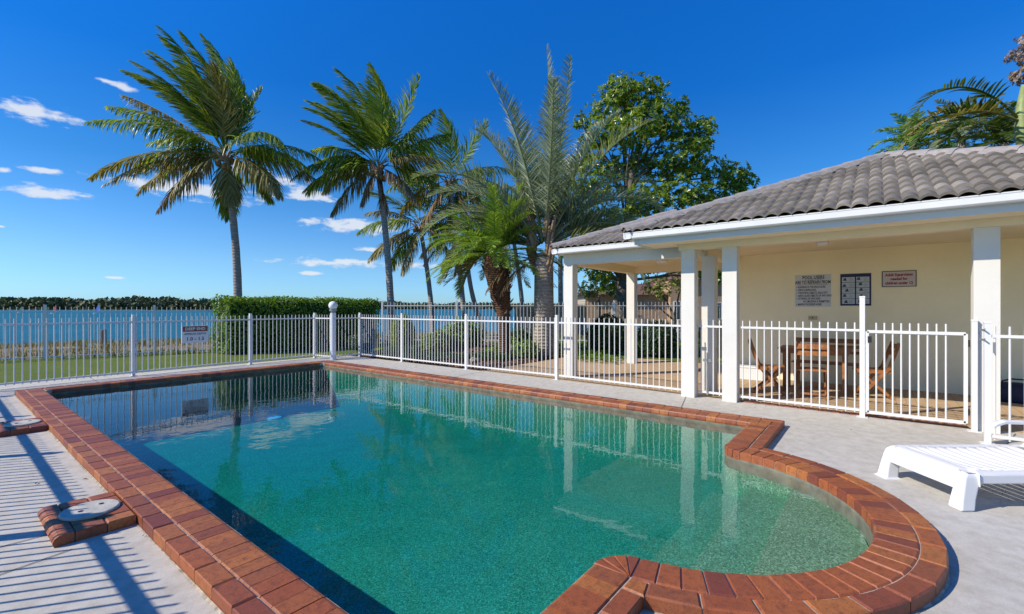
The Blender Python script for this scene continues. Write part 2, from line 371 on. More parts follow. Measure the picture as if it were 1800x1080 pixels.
def thing(name, label, cat, loc=(0, 0, 0), rz=0, group=None):
    o = bpy.data.objects.new(name, None); COL.objects.link(o); o.empty_display_size = .2
    o.location = loc; o.rotation_euler = (0, 0, rz); return tag(o, label, cat, group)
def wloc(p):
    v = Vector((0, 0, 0))
    while p: v = v + p.location; p = p.parent
    return v
def part(name, mb, mat, parent, smooth=False, kind=None, label=None):   # mb in world axes, parent not rotated
    o = link(name, mb.mesh(name, mat, smooth, wloc(parent)), parent, kind=kind)
    if label: o['label'] = label
    return o
def lpart(name, mb, mat, parent, smooth=False):                          # mb already in the parent's own axes
    return link(name, mb.mesh(name, mat, smooth), parent)
def struct(name, mb, mat, smooth=False, label=None):
    o = link(name, mb.mesh(name, mat, smooth), kind='structure')
    if label: o['label'] = label
    return o
def copy_tree(o, parent=None):
    c = o.copy(); COL.objects.link(c)
    if parent: c.parent = parent
    for ch in o.children: copy_tree(ch, c)
    return c
def at(px, d, z=0.0):      # place seen at column px, d metres in front of the camera
    p = FW * d + RT * ((px - 900) / FPX * d); return Vector((p.x, p.y, z))
def zat(py, d): return H - (py - 541) * d / FPX

# ------------------------------------------------------------------ the ground
DX0, DX1, DY0, DY1 = -0.75, 7.50, -4.2, 12.35
def shore(x): return 38.1 - .48 * x            # y of the shoreline at x
def gz(x, y):
    s = (shore(x) - y) / 1.11                    # metres inland from the waterline
    if s > 19: return -.06
    if s > -30: return -.06 - (19 - s) ** 2 * .00155 if s > 0 else -.62 + s * .08
    return -3.0
def axis(cuts, lo, hi, near=1.0):
    vals = set(cuts); x = lo
    pts = [-900, -400, -200, -120, -80, -60] + [k * 1.0 for k in range(-45, 90)] + [100, 120, 150, 200, 300, 500, 900]
    vals |= {float(p) for p in pts if lo <= p <= hi and all(abs(p - c) > .3 for c in cuts)}
    return sorted(vals)
xs = axis([DX0, DX1, 7.62, 13.2], -900, 900); ys = axis([DY0, DY1, -3.4, 6.8, 4.9], -900, 300)
g_l = MB(); g_s = MB()
for (mb, sel) in ((g_l, True), (g_s, False)):
    idx = {}
    for i in range(len(xs) - 1):
        for j in range(len(ys) - 1):
            cx = (xs[i] + xs[i + 1]) / 2; cy = (ys[j] + ys[j + 1]) / 2
            if DX0 < cx < DX1 and DY0 < cy < DY1: continue
            s = (shore(cx) - cy) / 1.11
            if s < -60: continue
            lawn = s > 15.5 + 1.1 * math.sin(cx * .9)
            if lawn != sel: continue
            q = []
            for (a, b) in ((i, j), (i + 1, j), (i + 1, j + 1), (i, j + 1)):
                if (a, b) not in idx:
                    idx[(a, b)] = len(mb.v); mb.v.append((xs[a], ys[b], gz(xs[a], ys[b])))
                q.append(idx[(a, b)])
            mb.f.append(tuple(q))
struct('lawn', g_l, M['lawn']); struct('foreshore', g_s, M['sand'], True)
sea = MB(); sea.add([(-6000, -200, -.62), (6000, -200, -.62), (6000, 6000, -.62), (-6000, 6000, -.62)], [(0, 1, 2, 3)])
# keep the sea off the land side: a fan of quads beyond the shoreline
sea = MB(); L_ = [(-4000, shore(-4000) - 6), (-200, shore(-200) - 6), (60, shore(60) - 6), (400, shore(400) - 6), (4000, shore(4000) - 6)]
top = [(-4000, 5000), (-200, 5000), (60, 5000), (2500, 5000), (5200, 4500)]
vs = [(x, y, -.62) for x, y in L_] + [(x, y, -.62) for x, y in top]
sea.add(vs, [(i, i + 1, 6 + i, 5 + i) for i in range(4)])
struct('sea', sea, M['sea'])

# ------------------------------------------------------------------ the pool
PX0, PX1, PY0, PY1 = 1.13, 5.87, 1.15, 10.485
CX, CY, RI = 3.455, 1.15, 1.14
HL, SW = .205, .11                       # header length, stretcher width
th0 = math.asin((HL) / (RI + HL))
P1 = Vector((CX - (RI + HL) * math.cos(th0), PY0 - HL)); P2 = Vector((2 * CX - P1.x, PY0 - HL))
def inner_path():
    pts = []
    def corner(cx, cy, r, a0, a1, n=5):
        for k in range(n + 1):
            a = rad(a0 + (a1 - a0) * k / n); pts.append((cx + r * math.cos(a), cy + r * math.sin(a)))
    pts.append((PX0, PY0)); 
    a_end = math.degrees(th0)
    for k in range(6): a = rad(90 - (90 - a_end) * k / 5); pts.append((P1.x + HL * math.cos(a), P1.y + HL * math.sin(a)))
    a0 = math.pi + th0; a1 = 2 * math.pi - th0
    for k in range(1, 28): a = a0 + (a1 - a0) * k / 28; pts.append((CX + RI * math.cos(a), CY + RI * math.sin(a)))
    for k in range(6): a = rad(180 - a_end - (90 - a_end) * k / 5); pts.append((P2.x + HL * math.cos(a), P2.y + HL * math.sin(a)))
    pts.append((PX1, PY0))
    corner(PX1 - .12, PY1 - .12, .12, 0, 90); corner(PX0 + .12, PY1 - .12, .12, 90, 180)
    return pts
INN = inner_path()
def off_path(d):       # inner path moved outwards
    n = len(INN); out = []
    for i in range(n):
        a = Vector(INN[i - 1]); b = Vector(INN[i]); c = Vector(INN[(i + 1) % n])
        d1 = (b - a).normalized(); d2 = (c - b).normalized(); n1 = Vector((d1.y, -d1.x)); n2 = Vector((d2.y, -d2.x))
        m_ = (n1 + n2).normalized(); k = 1 / max(.5, m_.dot(n1)); out.append(tuple(b + m_ * d * k))
    return out
def fill(outer, inner, z):
    bm = bmesh.new(); es = []
    for loop in (outer, inner):
        if not loop: continue
        vs = [bm.verts.new((x, y, z)) for x, y in loop]
        es += [bm.edges.new((vs[i], vs[(i + 1) % len(vs)])) for i in range(len(vs))]
    bmesh.ops.triangle_fill(bm, edges=es, use_beauty=True)
    bmesh.ops.recalc_face_normals(bm, faces=bm.faces)
    if bm.faces and sum(f.normal.z for f in bm.faces) < 0: bmesh.ops.reverse_faces(bm, faces=bm.faces)
    bm.verts.index_update()
    mb = MB(); mb.add([tuple(v.co) for v in bm.verts], [tuple(v.index for v in f.verts) for f in bm.faces]); bm.free(); return mb
# deck sheet with the hole of the pool (the bedding of the coping covers its rim)
deck = fill([(DX0, DY0), (DX1, DY0), (DX1, DY1), (DX0, DY1)], off_path(.06), 0)
n = len(deck.v)
for (a, b) in (((DX0, DY0), (DX1, DY0)), ((DX1, DY0), (DX1, DY1)), ((DX1, DY1), (DX0, DY1)), ((DX0, DY1), (DX0, DY0))):
    deck.add([(a[0], a[1], -.2), (b[0], b[1], -.2), (b[0], b[1], 0), (a[0], a[1], 0)], [(0, 1, 2, 3)])
struct('pool_deck', deck, M['concrete'])
# control joints of the deck: shallow dark fillets
jm = MB()
for (a, b) in (((6.16, 2.05), (7.4, 2.35)), ((-.75, 4.02), (.47, 3.97)), ((-.75, 7.75), (.47, 7.7)), ((4.5, -.45), (7.4, -1.2)), ((6.16, 6.6), (7.5, 6.7)),
               ((-.75, 9.9), (.84, 9.85)), ((1.9, 10.85), (1.95, 12.3)), ((-.7, 3.4), (.5, 3.62))):
    d = Vector((b[0] - a[0], b[1] - a[1])); nrm = Vector((-d.y, d.x)).normalized() * .004
    jm.add([(a[0] - nrm.x, a[1] - nrm.y, .004), (a[0] + nrm.x, a[1] + nrm.y, .004), (b[0] + nrm.x, b[1] + nrm.y, .004), (b[0] - nrm.x, b[1] - nrm.y, .004)], [(3, 2, 1, 0)])
struct('deck_joint', jm, simple('joint_filler', (.10, .09, .08), .9))
# shell: walls, sloping floor, three steps in the rounded end
WZ = -.020
def floor_z(y): return -.65 - .26 * min(1, max(0, (y - 1.2) / 7.0))
sh = MB(); n = len(INN); band = MB()
for i in range(n):
    (x0, y0), (x1, y1) = INN[i], INN[(i + 1) % n]
    k = 12 if abs(y1 - y0) > 3 else 1
    band.add([(x0, y0, -.11), (x1, y1, -.11), (x1, y1, 0), (x0, y0, 0)], [(3, 2, 1, 0)])
    for q in range(k):
        xa, ya = x0 + (x1 - x0) * q / k, y0 + (y1 - y0) * q / k; xb, yb = x0 + (x1 - x0) * (q + 1) / k, y0 + (y1 - y0) * (q + 1) / k
        sh.add([(xa, ya, floor_z(ya) - .02), (xb, yb, floor_z(yb) - .02), (xb, yb, -.11), (xa, ya, -.11)], [(3, 2, 1, 0)])
for q in range(12):
    ya = PY0 + (PY1 - PY0) * q / 12; yb = PY0 + (PY1 - PY0) * (q + 1) / 12
    sh.add([(PX0 - .01, ya, floor_z(ya)), (PX1 + .01, ya, floor_z(ya)), (PX1 + .01, yb, floor_z(yb)), (PX0 - .01, yb, floor_z(yb))], [(0, 1, 2, 3)])
pool = struct('swimming_pool', sh, M['pebble'])
part('waterline_band', band, M['band'], pool)
for (ya, yb, z) in ((-.3, .55, -.11), (.55, .90, -.22), (.90, 1.22, -.35)):
    st = MB()
    def hw(y): return math.sqrt(max(0.0, (RI - .002) ** 2 - min(0, y - CY) ** 2))
    m_ = 10; ya2 = max(ya, CY - RI + .003)
    yy = [ya2 + (yb - ya2) * k / m_ for k in range(m_ + 1)]
    vs = []
    for y in yy: vs += [(CX - hw(y), y, z), (CX + hw(y), y, z)]
    fs = [(2 * k, 2 * k + 1, 2 * k + 3, 2 * k + 2) for k in range(m_)]
    b = len(vs); vs += [(CX - hw(yb), yb, z), (CX + hw(yb), yb, z), (CX + hw(yb), yb, -1.1), (CX - hw(yb), yb, -1.1)]
    fs.append((b, b + 3, b + 2, b + 1)); st.add(vs, fs)
    part('step', st, M['pebble'], pool)
dr = MB(); dr.lathe([(.15, -.93), (.15, -.88), (.11, -.87), (.001, -.865)], 4.4, 9.8, 20)
part('drain_cover', dr, M['drain'], pool, label='pale blue drain cover on the pool floor at the deep end')
# the water: a closed body, its skin a hair inside the coping
WP = off_path(.02); n = len(WP)
wt = fill(WP, None, WZ)
wt.add([(x, y, WZ) for x, y in WP] + [(x, y, -1.3) for x, y in WP], [(i, n + i, n + (i + 1) % n, (i + 1) % n) for i in range(n)])
wt2 = fill(WP, None, -1.3); wt.add(wt2.v, [tuple(reversed(f)) for f in wt2.f])
water = struct('pool_water', wt, M['water'])

# coping: bricks laid on a mortar bed
ZT = .070
OUT = off_path(HL + SW)
def outer_rim(d):
    r_ = RI + d; xx = math.sqrt(r_ * r_ - d * d); a_ = math.asin(d / r_)
    return ([(PX0 - d, PY0 - d)] + [(CX + r_ * math.cos(math.pi + a_ + (math.pi - 2 * a_) * k_ / 28), CY + r_ * math.sin(math.pi + a_ + (math.pi - 2 * a_) * k_ / 28)) for k_ in range(29)]
            + [(PX1 + d, PY0 - d), (PX1 + d, PY1 + d), (PX0 - d, PY1 + d)])
bedm = fill(outer_rim(HL + SW - .008), off_path(.006), ZT - .009)
for (path, rev) in ((outer_rim(HL + SW - .008), False), (off_path(.006), True)):
    n = len(path)
    bedm.add([(x, y, -.02) for x, y in path] + [(x, y, ZT - .009) for x, y in path],
             [((i, n + i, n + (i + 1) % n, (i + 1) % n) if rev else (i, (i + 1) % n, n + (i + 1) % n, n + i)) for i in range(n)])
coping = struct('pool_coping', bedm, M['mortar'])
G = .005
def brick_mesh(poly):
    mb = MB(); mb.prism(poly, -.004, ZT, .007); return mb.mesh('brick', M['brick'])
def bullnose(w):   # header: length along +x outwards from the pool edge at x=0, rounded over the water
    mb = MB(); prof = [(0, .0), (-.004, .022), (0, .050), (.010, .064), (.026, ZT), (HL - G - .006, ZT), (HL - G, ZT - .007), (HL - G, -.004)]
    y0, y1 = -w / 2 + G / 2, w / 2 - G / 2; k = len(prof)
    vs = [(x, y0, z) for x, z in prof] + [(x, y1, z) for x, z in prof]
    mb.add(vs, [(i, k + i, k + i + 1, i + 1) for i in range(k - 1)] + [tuple(range(k)), tuple(range(2 * k - 1, k - 1, -1))])
    return mb.mesh('brick', M['brick'])
bricks = []      # (mesh, matrix)
hdr = bullnose(.115)
strm = brick_mesh([(.003, -.115 + G / 2), (SW - G, -.115 + G / 2), (SW - G, .115 - G / 2), (.003, .115 - G / 2)])
def place(me, x, y, ang, s=1.0):
    j = random.uniform(-1, 1)
    mtx = Matrix.Translation((x, y, random.uniform(-.0015, .0015))) @ Matrix.Rotation(ang + j * .006, 4, 'Z')
    if s != 1: mtx = mtx @ Matrix.Diagonal((1, s, 1, 1))
    bricks.append((me, mtx))
def run(ax, ay, bx, by, ang, me, pitch, offset):
    L = math.hypot(bx - ax, by - ay); k = max(1, round(L / pitch)); s = L / k / pitch
    for i in range(k):
        f = (i + .5) / k
        place(me, ax + (bx - ax) * f + math.cos(ang) * offset, ay + (by - ay) * f + math.sin(ang) * offset, ang, s)
# left side
run(PX0, PY0 - HL, PX0, PY1 + HL, math.pi, hdr, .115, 0); run(PX0, PY0 - HL - SW, PX0, PY1 + HL + SW, math.pi, strm, .23, HL)
# far side
run(PX0 + .005, PY1, PX1, PY1, math.pi / 2, hdr, .115, 0); run(PX0 - HL, PY1, PX1 + HL, PY1, math.pi / 2, strm, .23, HL)
# right side
run(PX1, PY0 - HL, PX1, PY1 + HL, 0, hdr, .115, 0); run(PX1, PY0 - HL - SW, PX1, PY1 + HL + SW, 0, strm, .23, HL)
# near end, left and right of the rounded bay
run(PX0 + .005, PY0, P1.x, PY0, -math.pi / 2, hdr, .115, 0); run(P2.x, PY0, PX1 - .005, PY0, -math.pi / 2, hdr, .115, 0)
ro = RI + HL + SW
xj = math.sqrt(ro ** 2 - (PY0 - HL - SW - CY) ** 2)
run(PX0 - HL, PY0, CX - xj - .01, PY0, -math.pi / 2, strm, .23, HL); run(CX + xj + .01, PY0, PX1 + HL, PY0, -math.pi / 2, strm, .23, HL)
# fans at the two noses
for (P, sgn) in ((P1, 1), (P2, -1)):
    a0, a1 = math.degrees(th0), 90.0
    for k in range(4):
        A = rad(a0 + (a1 - a0) * k / 4 + .8); B = rad(a0 + (a1 - a0) * (k + 1) / 4 - .8); mid = (A + B) / 2
        poly = [(P.x + sgn * .012 * math.cos(mid), P.y + .012 * math.sin(mid))] + [(P.x + sgn * HL * math.cos(a), P.y + HL * math.sin(a)) for a in (A, mid, B)]
        if sgn < 0: poly.reverse()
        cx_, cy_ = sum(p[0] for p in poly) / 4, sum(p[1] for p in poly) / 4
        me = brick_mesh([(x - cx_, y - cy_) for x, y in poly]); bricks.append((me, Matrix.Translation((cx_, cy_, 0))))
    # closing piece behind the nose
    bb = math.asin((HL + SW) / ro)
    q = [(CX - sgn * (xj + .006), P.y - .004), (CX - sgn * (xj + .006), P.y - SW), (CX - sgn * (RI + HL + .006) * math.cos(bb), CY - (RI + HL + .006) * math.sin(bb)), (P.x, P.y - .004)]
    if sgn < 0: q.reverse()
    cx_, cy_ = sum(p[0] for p in q) / 4, sum(p[1] for p in q) / 4
    bricks.append((brick_mesh([(x - cx_, y - cy_) for x, y in q]), Matrix.Translation((cx_, cy_, 0))))
# the rounded bay: wedge headers and an outer ring
a0 = math.pi + th0; a1 = 2 * math.pi - th0; k = round((a1 - a0) * RI / .100); da = (a1 - a0) / k
def wedge(r0, r1, da, g):
    n_ = 3; pts = [(r0 * math.cos(-da / 2 + g / r0 / 2 + (da - g / r0) * i / n_), r0 * math.sin(-da / 2 + g / r0 / 2 + (da - g / r0) * i / n_)) for i in range(n_ + 1)]
    pts2 = [(r1 * math.cos(-da / 2 + g / r1 / 2 + (da - g / r1) * i / n_), r1 * math.sin(-da / 2 + g / r1 / 2 + (da - g / r1) * i / n_)) for i in range(n_, -1, -1)]
    return list(reversed(pts + pts2))
rm = (RI + HL / 2)
def wedge_mesh(r0, r1, da, g, bull):
    poly = [(x - (r0 + r1) / 2, y) for x, y in wedge(r0, r1, da, g)]
    poly = list(reversed(poly)) if sum(poly[i][0] * poly[(i + 1) % len(poly)][1] - poly[(i + 1) % len(poly)][0] * poly[i][1] for i in range(len(poly))) < 0 else poly
    mb = MB(); mb.prism(poly, -.004, ZT, .008); return mb.mesh('brick', M['brick'])
wm = wedge_mesh(RI, RI + HL - G, da, .006, True)
for i in range(k):
    a = a0 + (i + .5) * da
    bricks.append((wm, Matrix.Translation((CX, CY, random.uniform(-.0015, .0015))) @ Matrix.Rotation(a, 4, 'Z') @ Matrix.Translation((RI + (HL - G) / 2, 0, 0))))
b0 = math.pi + math.asin(-(PY0 - HL - SW - CY) / ro); b1 = 3 * math.pi - b0
k2 = round((b1 - b0) * (RI + HL + SW / 2) / .235); db = (b1 - b0) / k2
wm2 = wedge_mesh(RI + HL, ro, db, .007, False)
for i in range(k2):
    a = b0 + (i + .5) * db
    bricks.append((wm2, Matrix.Translation((CX, CY, random.uniform(-.0015, .0015))) @ Matrix.Rotation(a, 4, 'Z') @ Matrix.Translation((RI + HL + SW / 2, 0, 0))))
def seen(mtx):
    p = mtx.translation; d = p.x * FW.x + p.y * FW.y
    if d < .3: return 0
    u = abs((p.x * RT.x + p.y * RT.y) / d * FPX)
    return 1 / (d * d) if u < 960 and (H / d * FPX) < 600 else 1e-6 / (1 + abs(d))
bricks.sort(key=lambda b_: -seen(b_[1]))
for me, mtx in bricks[:300]:
    o = link('brick', me, coping); o.matrix_local = mtx
rest = MB()
for me, mtx in bricks[300:]:
    rest.add([mtx @ v_.co for v_ in me.vertices], [tuple(p_.vertices) for p_ in me.polygons])
part('brick_course', rest, M['brick'], coping, kind='stuff')

hm = MB(); rh = random.Random(4); op = outer_rim(HL + SW - .002); pts_ = []
for i in range(len(op)):
    a_ = Vector(op[i]); b_ = Vector(op[(i + 1) % len(op)]); k_ = max(1, int((b_ - a_).length / .025))
    nn_ = Vector(((b_ - a_).y, -(b_ - a_).x)).normalized()
    for q in range(k_): pts_.append((a_.lerp(b_, q / k_), nn_))
vs = []
for (p, nn_) in pts_:
    ph_ = len(vs) * .5; w = max(.003, .008 + .006 * math.sin(ph_ * .11) * math.sin(ph_ * .047) + rh.gauss(0, .0022)); h_ = max(.004, .008 + .005 * math.sin(ph_ * .07) + rh.gauss(0, .001)); q = p + nn_ * w
    vs += [(p.x, p.y, h_), (q.x, q.y, .003)]
k_ = len(pts_); hm.add(vs, [(2 * i, 2 * i + 1, 2 * ((i + 1) % k_) + 1, 2 * ((i + 1) % k_)) for i in range(k_)])
part('mortar_haunch', hm, simple('dirty_mortar', (.34, .28, .21), .95, .55, 18, 90, .5), coping)
lm_ = MB(); rh = random.Random(8)
for i in range(70):
    x, y = (rh.uniform(-.6, .8), rh.uniform(1.5, 11)) if i % 2 else (rh.uniform(2.2, 7.3), rh.uniform(-3, 9))
    if 1.0 < y < 11 and .86 < x < 6.2: x = rh.uniform(6.25, 7.3)
    if (x - CX) ** 2 + (y - CY) ** 2 < 1.75 ** 2 and y < 1.2: continue
    a_ = rh.uniform(0, 6.3); l_ = rh.uniform(.008, .022); d_ = Vector((math.cos(a_), math.sin(a_), 0)) * l_; s_ = Vector((-math.sin(a_), math.cos(a_), 0)) * l_ * rh.uniform(.2, .5); p = Vector((x, y, .006))
    b = len(lm_.v); lm_.v += [tuple(p - d_), tuple(p + s_ + Vector((0, 0, .006))), tuple(p + d_), tuple(p - s_ + Vector((0, 0, .004)))]; lm_.f.append((b, b + 1, b + 2, b + 3))
link('leaf_litter', lm_.mesh('leaf_litter', simple('dead_leaf', (.07, .045, .025), .9, .5, 30, 40, .1)), kind='stuff')

# skimmer boxes on the left deck
def skimmer(x0, y0, y1, label):
    b_ = thing('skimmer_box', label, 'skimmer box', (x0, y0, 0), group='brick skimmer boxes beside the pool')
    L = y1 - y0
    core = MB(); core.box(.06, .02, 0, .37, L - .02, .050); lpart('mortar_bed', core, M['mortar'], b_)
    nose = MB(); prof = [(.0, -.0), (-.008, .025), (.002, .048), (.018, .060), (.034, .064), (.085, .064), (.085, 0)]
    w = L / 8 - .006; kk = len(prof)
    nose.add([(x, 0, z) for x, z in prof] + [(x, w, z) for x, z in prof], [(i + 1, kk + i + 1, kk + i, i) for i in range(kk - 1)] + [tuple(range(kk - 1, -1, -1)), tuple(range(kk, 2 * kk))])
    nm = nose.mesh('brick', M['brick'])
    for i in range(8): link('brick', nm, b_, (0, i * L / 8 + .003, 0))
    def slab(x0_, y0_, x1_, y1_):
        mb = MB(); mb.box(x0_, y0_, 0, x1_, y1_, .062, .007); lpart('brick', mb, M['brick'], b_)
    for (ya, yb) in ((0.003, .115), (L - .115, L - .003)):
        slab(.092, ya, .232, yb); slab(.238, ya, .376, yb)
    slab(.092, .12, .20, L / 2 - .003); slab(.092, L / 2 + .003, .20, L - .12)
    slab(.206, .12, .376, L / 2 - .003); slab(.206, L / 2 + .003, .376, L - .12)
    lid = MB(); lid.lathe([(.150, .060), (.150, .074), (.142, .079), (.001, .080)], .205, L * .5, 28)
    lo = lpart('lid', lid, M['lid'], b_, False)
    hole = MB(); hole.lathe([(.014, .0795), (.014, .082), (.001, .082)], .205 - .05, L * .5 - .02, 10); hole.lathe([(.014, .0795), (.014, .082), (.001, .082)], .205 + .06, L * .5 + .03, 10)
    lpart('finger_hole', hole, M['black'], lo)
    return b_
skimmer(.438, 3.72, 4.34, 'raised brick box with round concrete lid on near left deck')
skimmer(.438, 7.34, 7.96, 'raised brick box with round lid, farther along left coping')

# ------------------------------------------------------------------ fences
PK = .0092
def picket_mesh(h, z0=.05, r=PK):
    mb = MB(); mb.tube([(0, 0, z0), (0, 0, h)], r, 8); return mb.mesh('picket', M['white_metal'], False)
def post_mesh(h, w=.05):
    mb = MB(); mb.box(-w / 2, -w / 2, -.02, w / 2, w / 2, h - .012); mb.box(-w / 2 - .003, -w / 2 - .003, h - .012, w / 2 + .003, w / 2 + .003, h + .006, .004)
    mb.box(-w / 2 - .03, -w / 2 - .03, 0, w / 2 + .03, w / 2 + .03, .008); return mb.mesh('post', M['white_metal'])
PKM = picket_mesh(1.20); PSM = post_mesh(1.24)
def fence(name, label, cat, pts, posts=(), pitch=.1, h=1.2, rail_top=1.10, rail_bot=.085, pk=None, psm=None, group=None, ends=(True, True), base=None, rh=.030):
    """pts: polyline [(x,y,z)]; a post on every vertex in posts (indices); pickets between."""
    r = thing(name, label, cat, pts[0], group=group); o0 = Vector(pts[0]); pk = pk or PKM; psm = psm or PSM
    for i in posts: link('post', psm, r, Vector(pts[i]) - o0).rotation_euler = (0, 0, math.atan2(pts[min(i + 1, len(pts) - 1)][1] - pts[max(i - 1, 0)][1], pts[min(i + 1, len(pts) - 1)][0] - pts[max(i - 1, 0)][0]))
    for i in range(len(pts) - 1):
        a = Vector(pts[i]); b_ = Vector(pts[i + 1]); L = (b_ - a).length
        rl = MB()
        for z in (rail_top,): rl.bar(a + Vector((0, 0, z)), b_ + Vector((0, 0, z)), .034, rh)
        part('rail', rl, M['white_metal'], r)
        rl = MB(); rl.bar(a + Vector((0, 0, rail_bot)), b_ + Vector((0, 0, rail_bot)), .034, rh); part('rail', rl, M['white_metal'], r)
        k = max(1, round(L / pitch))
        for q in range(k):
            f = (q + .5) / k; link('picket', pk, r, a + (b_ - a) * f - o0)
    return r
def lf(x): return 11.62 + .08 * x
fence('pool_fence', 'white picket pool fence between the pool and the lawn by the water', 'fence',
      [(-.62, lf(-.62), 0), (.33, lf(.33), 0), (2.54, lf(2.54), 0), (4.84, lf(4.84), 0), (6.56, lf(6.56), 0)], (0, 1, 2, 3, 4))
fence('pool_fence', 'short white fence corner around the globe lamp post', 'fence',
      [(6.56, lf(6.56) - .06, 0), (6.66, 11.36, 0), (7.50, 11.42, 0)], (2,))
fence('pool_fence', 'long white picket fence between the right pool edge and the garden bed', 'fence',
      [(7.50, 11.36, 0), (7.50, 9.55, 0), (7.50, 7.26, 0), (7.50, 4.84, 0)], (1, 2, 3))
f3 = fence('pool_fence', 'white fence panel across the open front of the far pavilion bay', 'fence',
      [(7.50, 4.78, 0), (7.42, 2.44, 0)], ())
f4 = fence('pool_fence', 'narrow white fence panel between the two close front columns', 'fence', [(7.44, 2.18, 0), (7.42, 1.82, 0)], (), pitch=.09)
f5 = fence('pool_fence', 'white fence panel in front of the wooden table, ending at the tall latch post', 'fence',
      [(7.38, 1.58, 0), (7.36, .17, 0)], (), pitch=.094)
link('post', post_mesh(1.53, .055), f5, Vector((7.35, .14, 0)) - Vector((7.38, 1.58, 0)))
# gate
gt = thing('pool_gate', 'closed white pool gate between the tall latch post and the pavilion column', 'gate', (7.34, .10, 0))
fr = MB(); ya, yb = .09, -.80
fr.bar((7.34, ya, .07), (7.34, ya, 1.09), .034, .034, (1, 0, 0)); part('stile', fr, M['white_metal'], gt)
fr = MB(); fr.bar((7.34, yb, .07), (7.34, yb, 1.09), .034, .034, (1, 0, 0)); part('stile', fr, M['white_metal'], gt)
fr = MB(); fr.bar((7.34, ya, 1.09), (7.34, yb, 1.09), .034, .036); part('rail', fr, M['white_metal'], gt)
fr = MB(); fr.bar((7.34, ya, .075), (7.34, yb, .075), .034, .036); part('rail', fr, M['white_metal'], gt)
for i in range(9): link('picket', PKM, gt, (0, (ya - .1) - .1 - i * .0795 + .08 - .07, 0))
lt = MB(); lt.box(7.31, .045, .95, 7.325, .085, 1.03); part('latch', lt, M['black'], gt)
hg = MB(); hg.box(7.33, -.835, .94, 7.36, -.815, 1.02); part('hinge', hg, M['black'], gt)
hg = MB(); hg.box(7.33, -.835, .16, 7.36, -.815, .24); part('hinge', hg, M['black'], gt)
hp = link('gate_post', post_mesh(1.25, .05)); hp.location = (7.27, -.862, 0); tag(hp, 'white gate post with hinges against the right hand column', 'post')
# right hand fence running out of the picture
f6 = fence('pool_fence', 'white picket fence behind the sun lounger at the right edge', 'fence', [(6.70, -.89, 0), (6.70, -3.2, 0)], (0, 1), pitch=.105)
for zz in (1.16, 1.06):
    b_ = MB(); b_.bar((6.68, -.865, zz), (6.80, -.845, zz), .012, .02); b_.bar((6.62, -.862, zz + .012), (6.68, -.86, zz), .008, .014); part('bracket', b_, M['steel'], f6)
b_ = MB(); b_.box(6.655, -.945, .93, 6.675, -.925, 1.04); part('bracket', b_, M['steel'], f6)
# fence along the left of the deck (beside the camera, seen by its shadow)
fence('pool_fence', 'white picket fence along the left deck, seen only by its shadow', 'fence',
      [(-.62, lf(-.62), 0), (-.62, 9.5, 0), (-.62, 7.1, 0), (-.62, 4.75, 0), (-.62, 2.35, 0), (-.62, 0, 0), (-.62, -2.4, 0)], (1, 2, 3, 4, 5, 6), rh=.045)
# outer boundary fences
PKO = picket_mesh(1.5, .05, .0085); PSO = post_mesh(1.55, .06)
def gpt(x, y, dz=0): return (x, y, gz(x, y) - .02 + dz)
fence('boundary_fence', 'second, farther white picket fence on the lawn before the foreshore', 'fence',
      [gpt(-2.8, 19.6), gpt(-.4, 18.95), gpt(1.98, 18.4), gpt(4.32, 17.7), gpt(6.0, 17.2)], (0, 1, 2, 3, 4), pitch=.125, rail_top=1.38, pk=PKO, psm=PSO)
ea, eb, ec, ed, ee = at(672, 17.2, .1), at(803, 17.1, .1), at(942, 17.0, .1), at(1080, 16.9, .1), at(1300, 16.8, .1)
fence('boundary_fence', 'white boundary fence behind the palms and shrubs of the garden', 'fence', [tuple(ea), tuple(eb), tuple(ec), tuple(ed), tuple(ee)], (0, 1, 2, 3, 4), pitch=.13, rail_top=1.36, pk=PKO, psm=PSO)

# ------------------------------------------------------------------ roof tiles
def tile_mb():
    mb = MB(); wv = .30; L = .385; n = 12; vs = []
    prof = [(wv * i / n, .042 * abs(math.sin(math.pi * i / (n / 2))) ** .75 + (.006 if i == n else 0)) for i in range(n + 1)]
    for (x, z) in prof: vs.append((x, -.02, z + .040))
    for (x, z) in prof: vs.append((x, L - .03, z + .004))
    for (x, z) in prof: vs.append((x, -.02, z + .008))
    k = n + 1
    fs = [(i, i + 1, k + i + 1, k + i) for i in range(n)] + [(2 * k + i, 2 * k + i + 1, i + 1, i) for i in range(n)]
    fs += [(2 * k, 0, k), (2 * k + n, k + n, n)]
    mb.add(vs, fs); return mb
TILE = tile_mb(); TILE_ME = TILE.mesh('roof_tile', M['tile'])
def clipped(u0, s0, planes):
    bm = bmesh.new(); vs = [bm.verts.new((x + u0, y + s0, z)) for x, y, z in TILE.v]
    for f in TILE.f: bm.faces.new([vs[i] for i in f])
    for (co, no) in planes:
        bmesh.ops.bisect_plane(bm, geom=bm.verts[:] + bm.edges[:] + bm.faces[:], plane_co=co, plane_no=no, clear_outer=True)
        if not bm.faces: break
    bm.verts.index_update(); mb = MB()
    mb.add([(v_.co.x - u0, v_.co.y - s0, v_.co.z) for v_ in bm.verts], [tuple(v_.index for v_ in f.verts) for f in bm.faces]); bm.free(); return mb
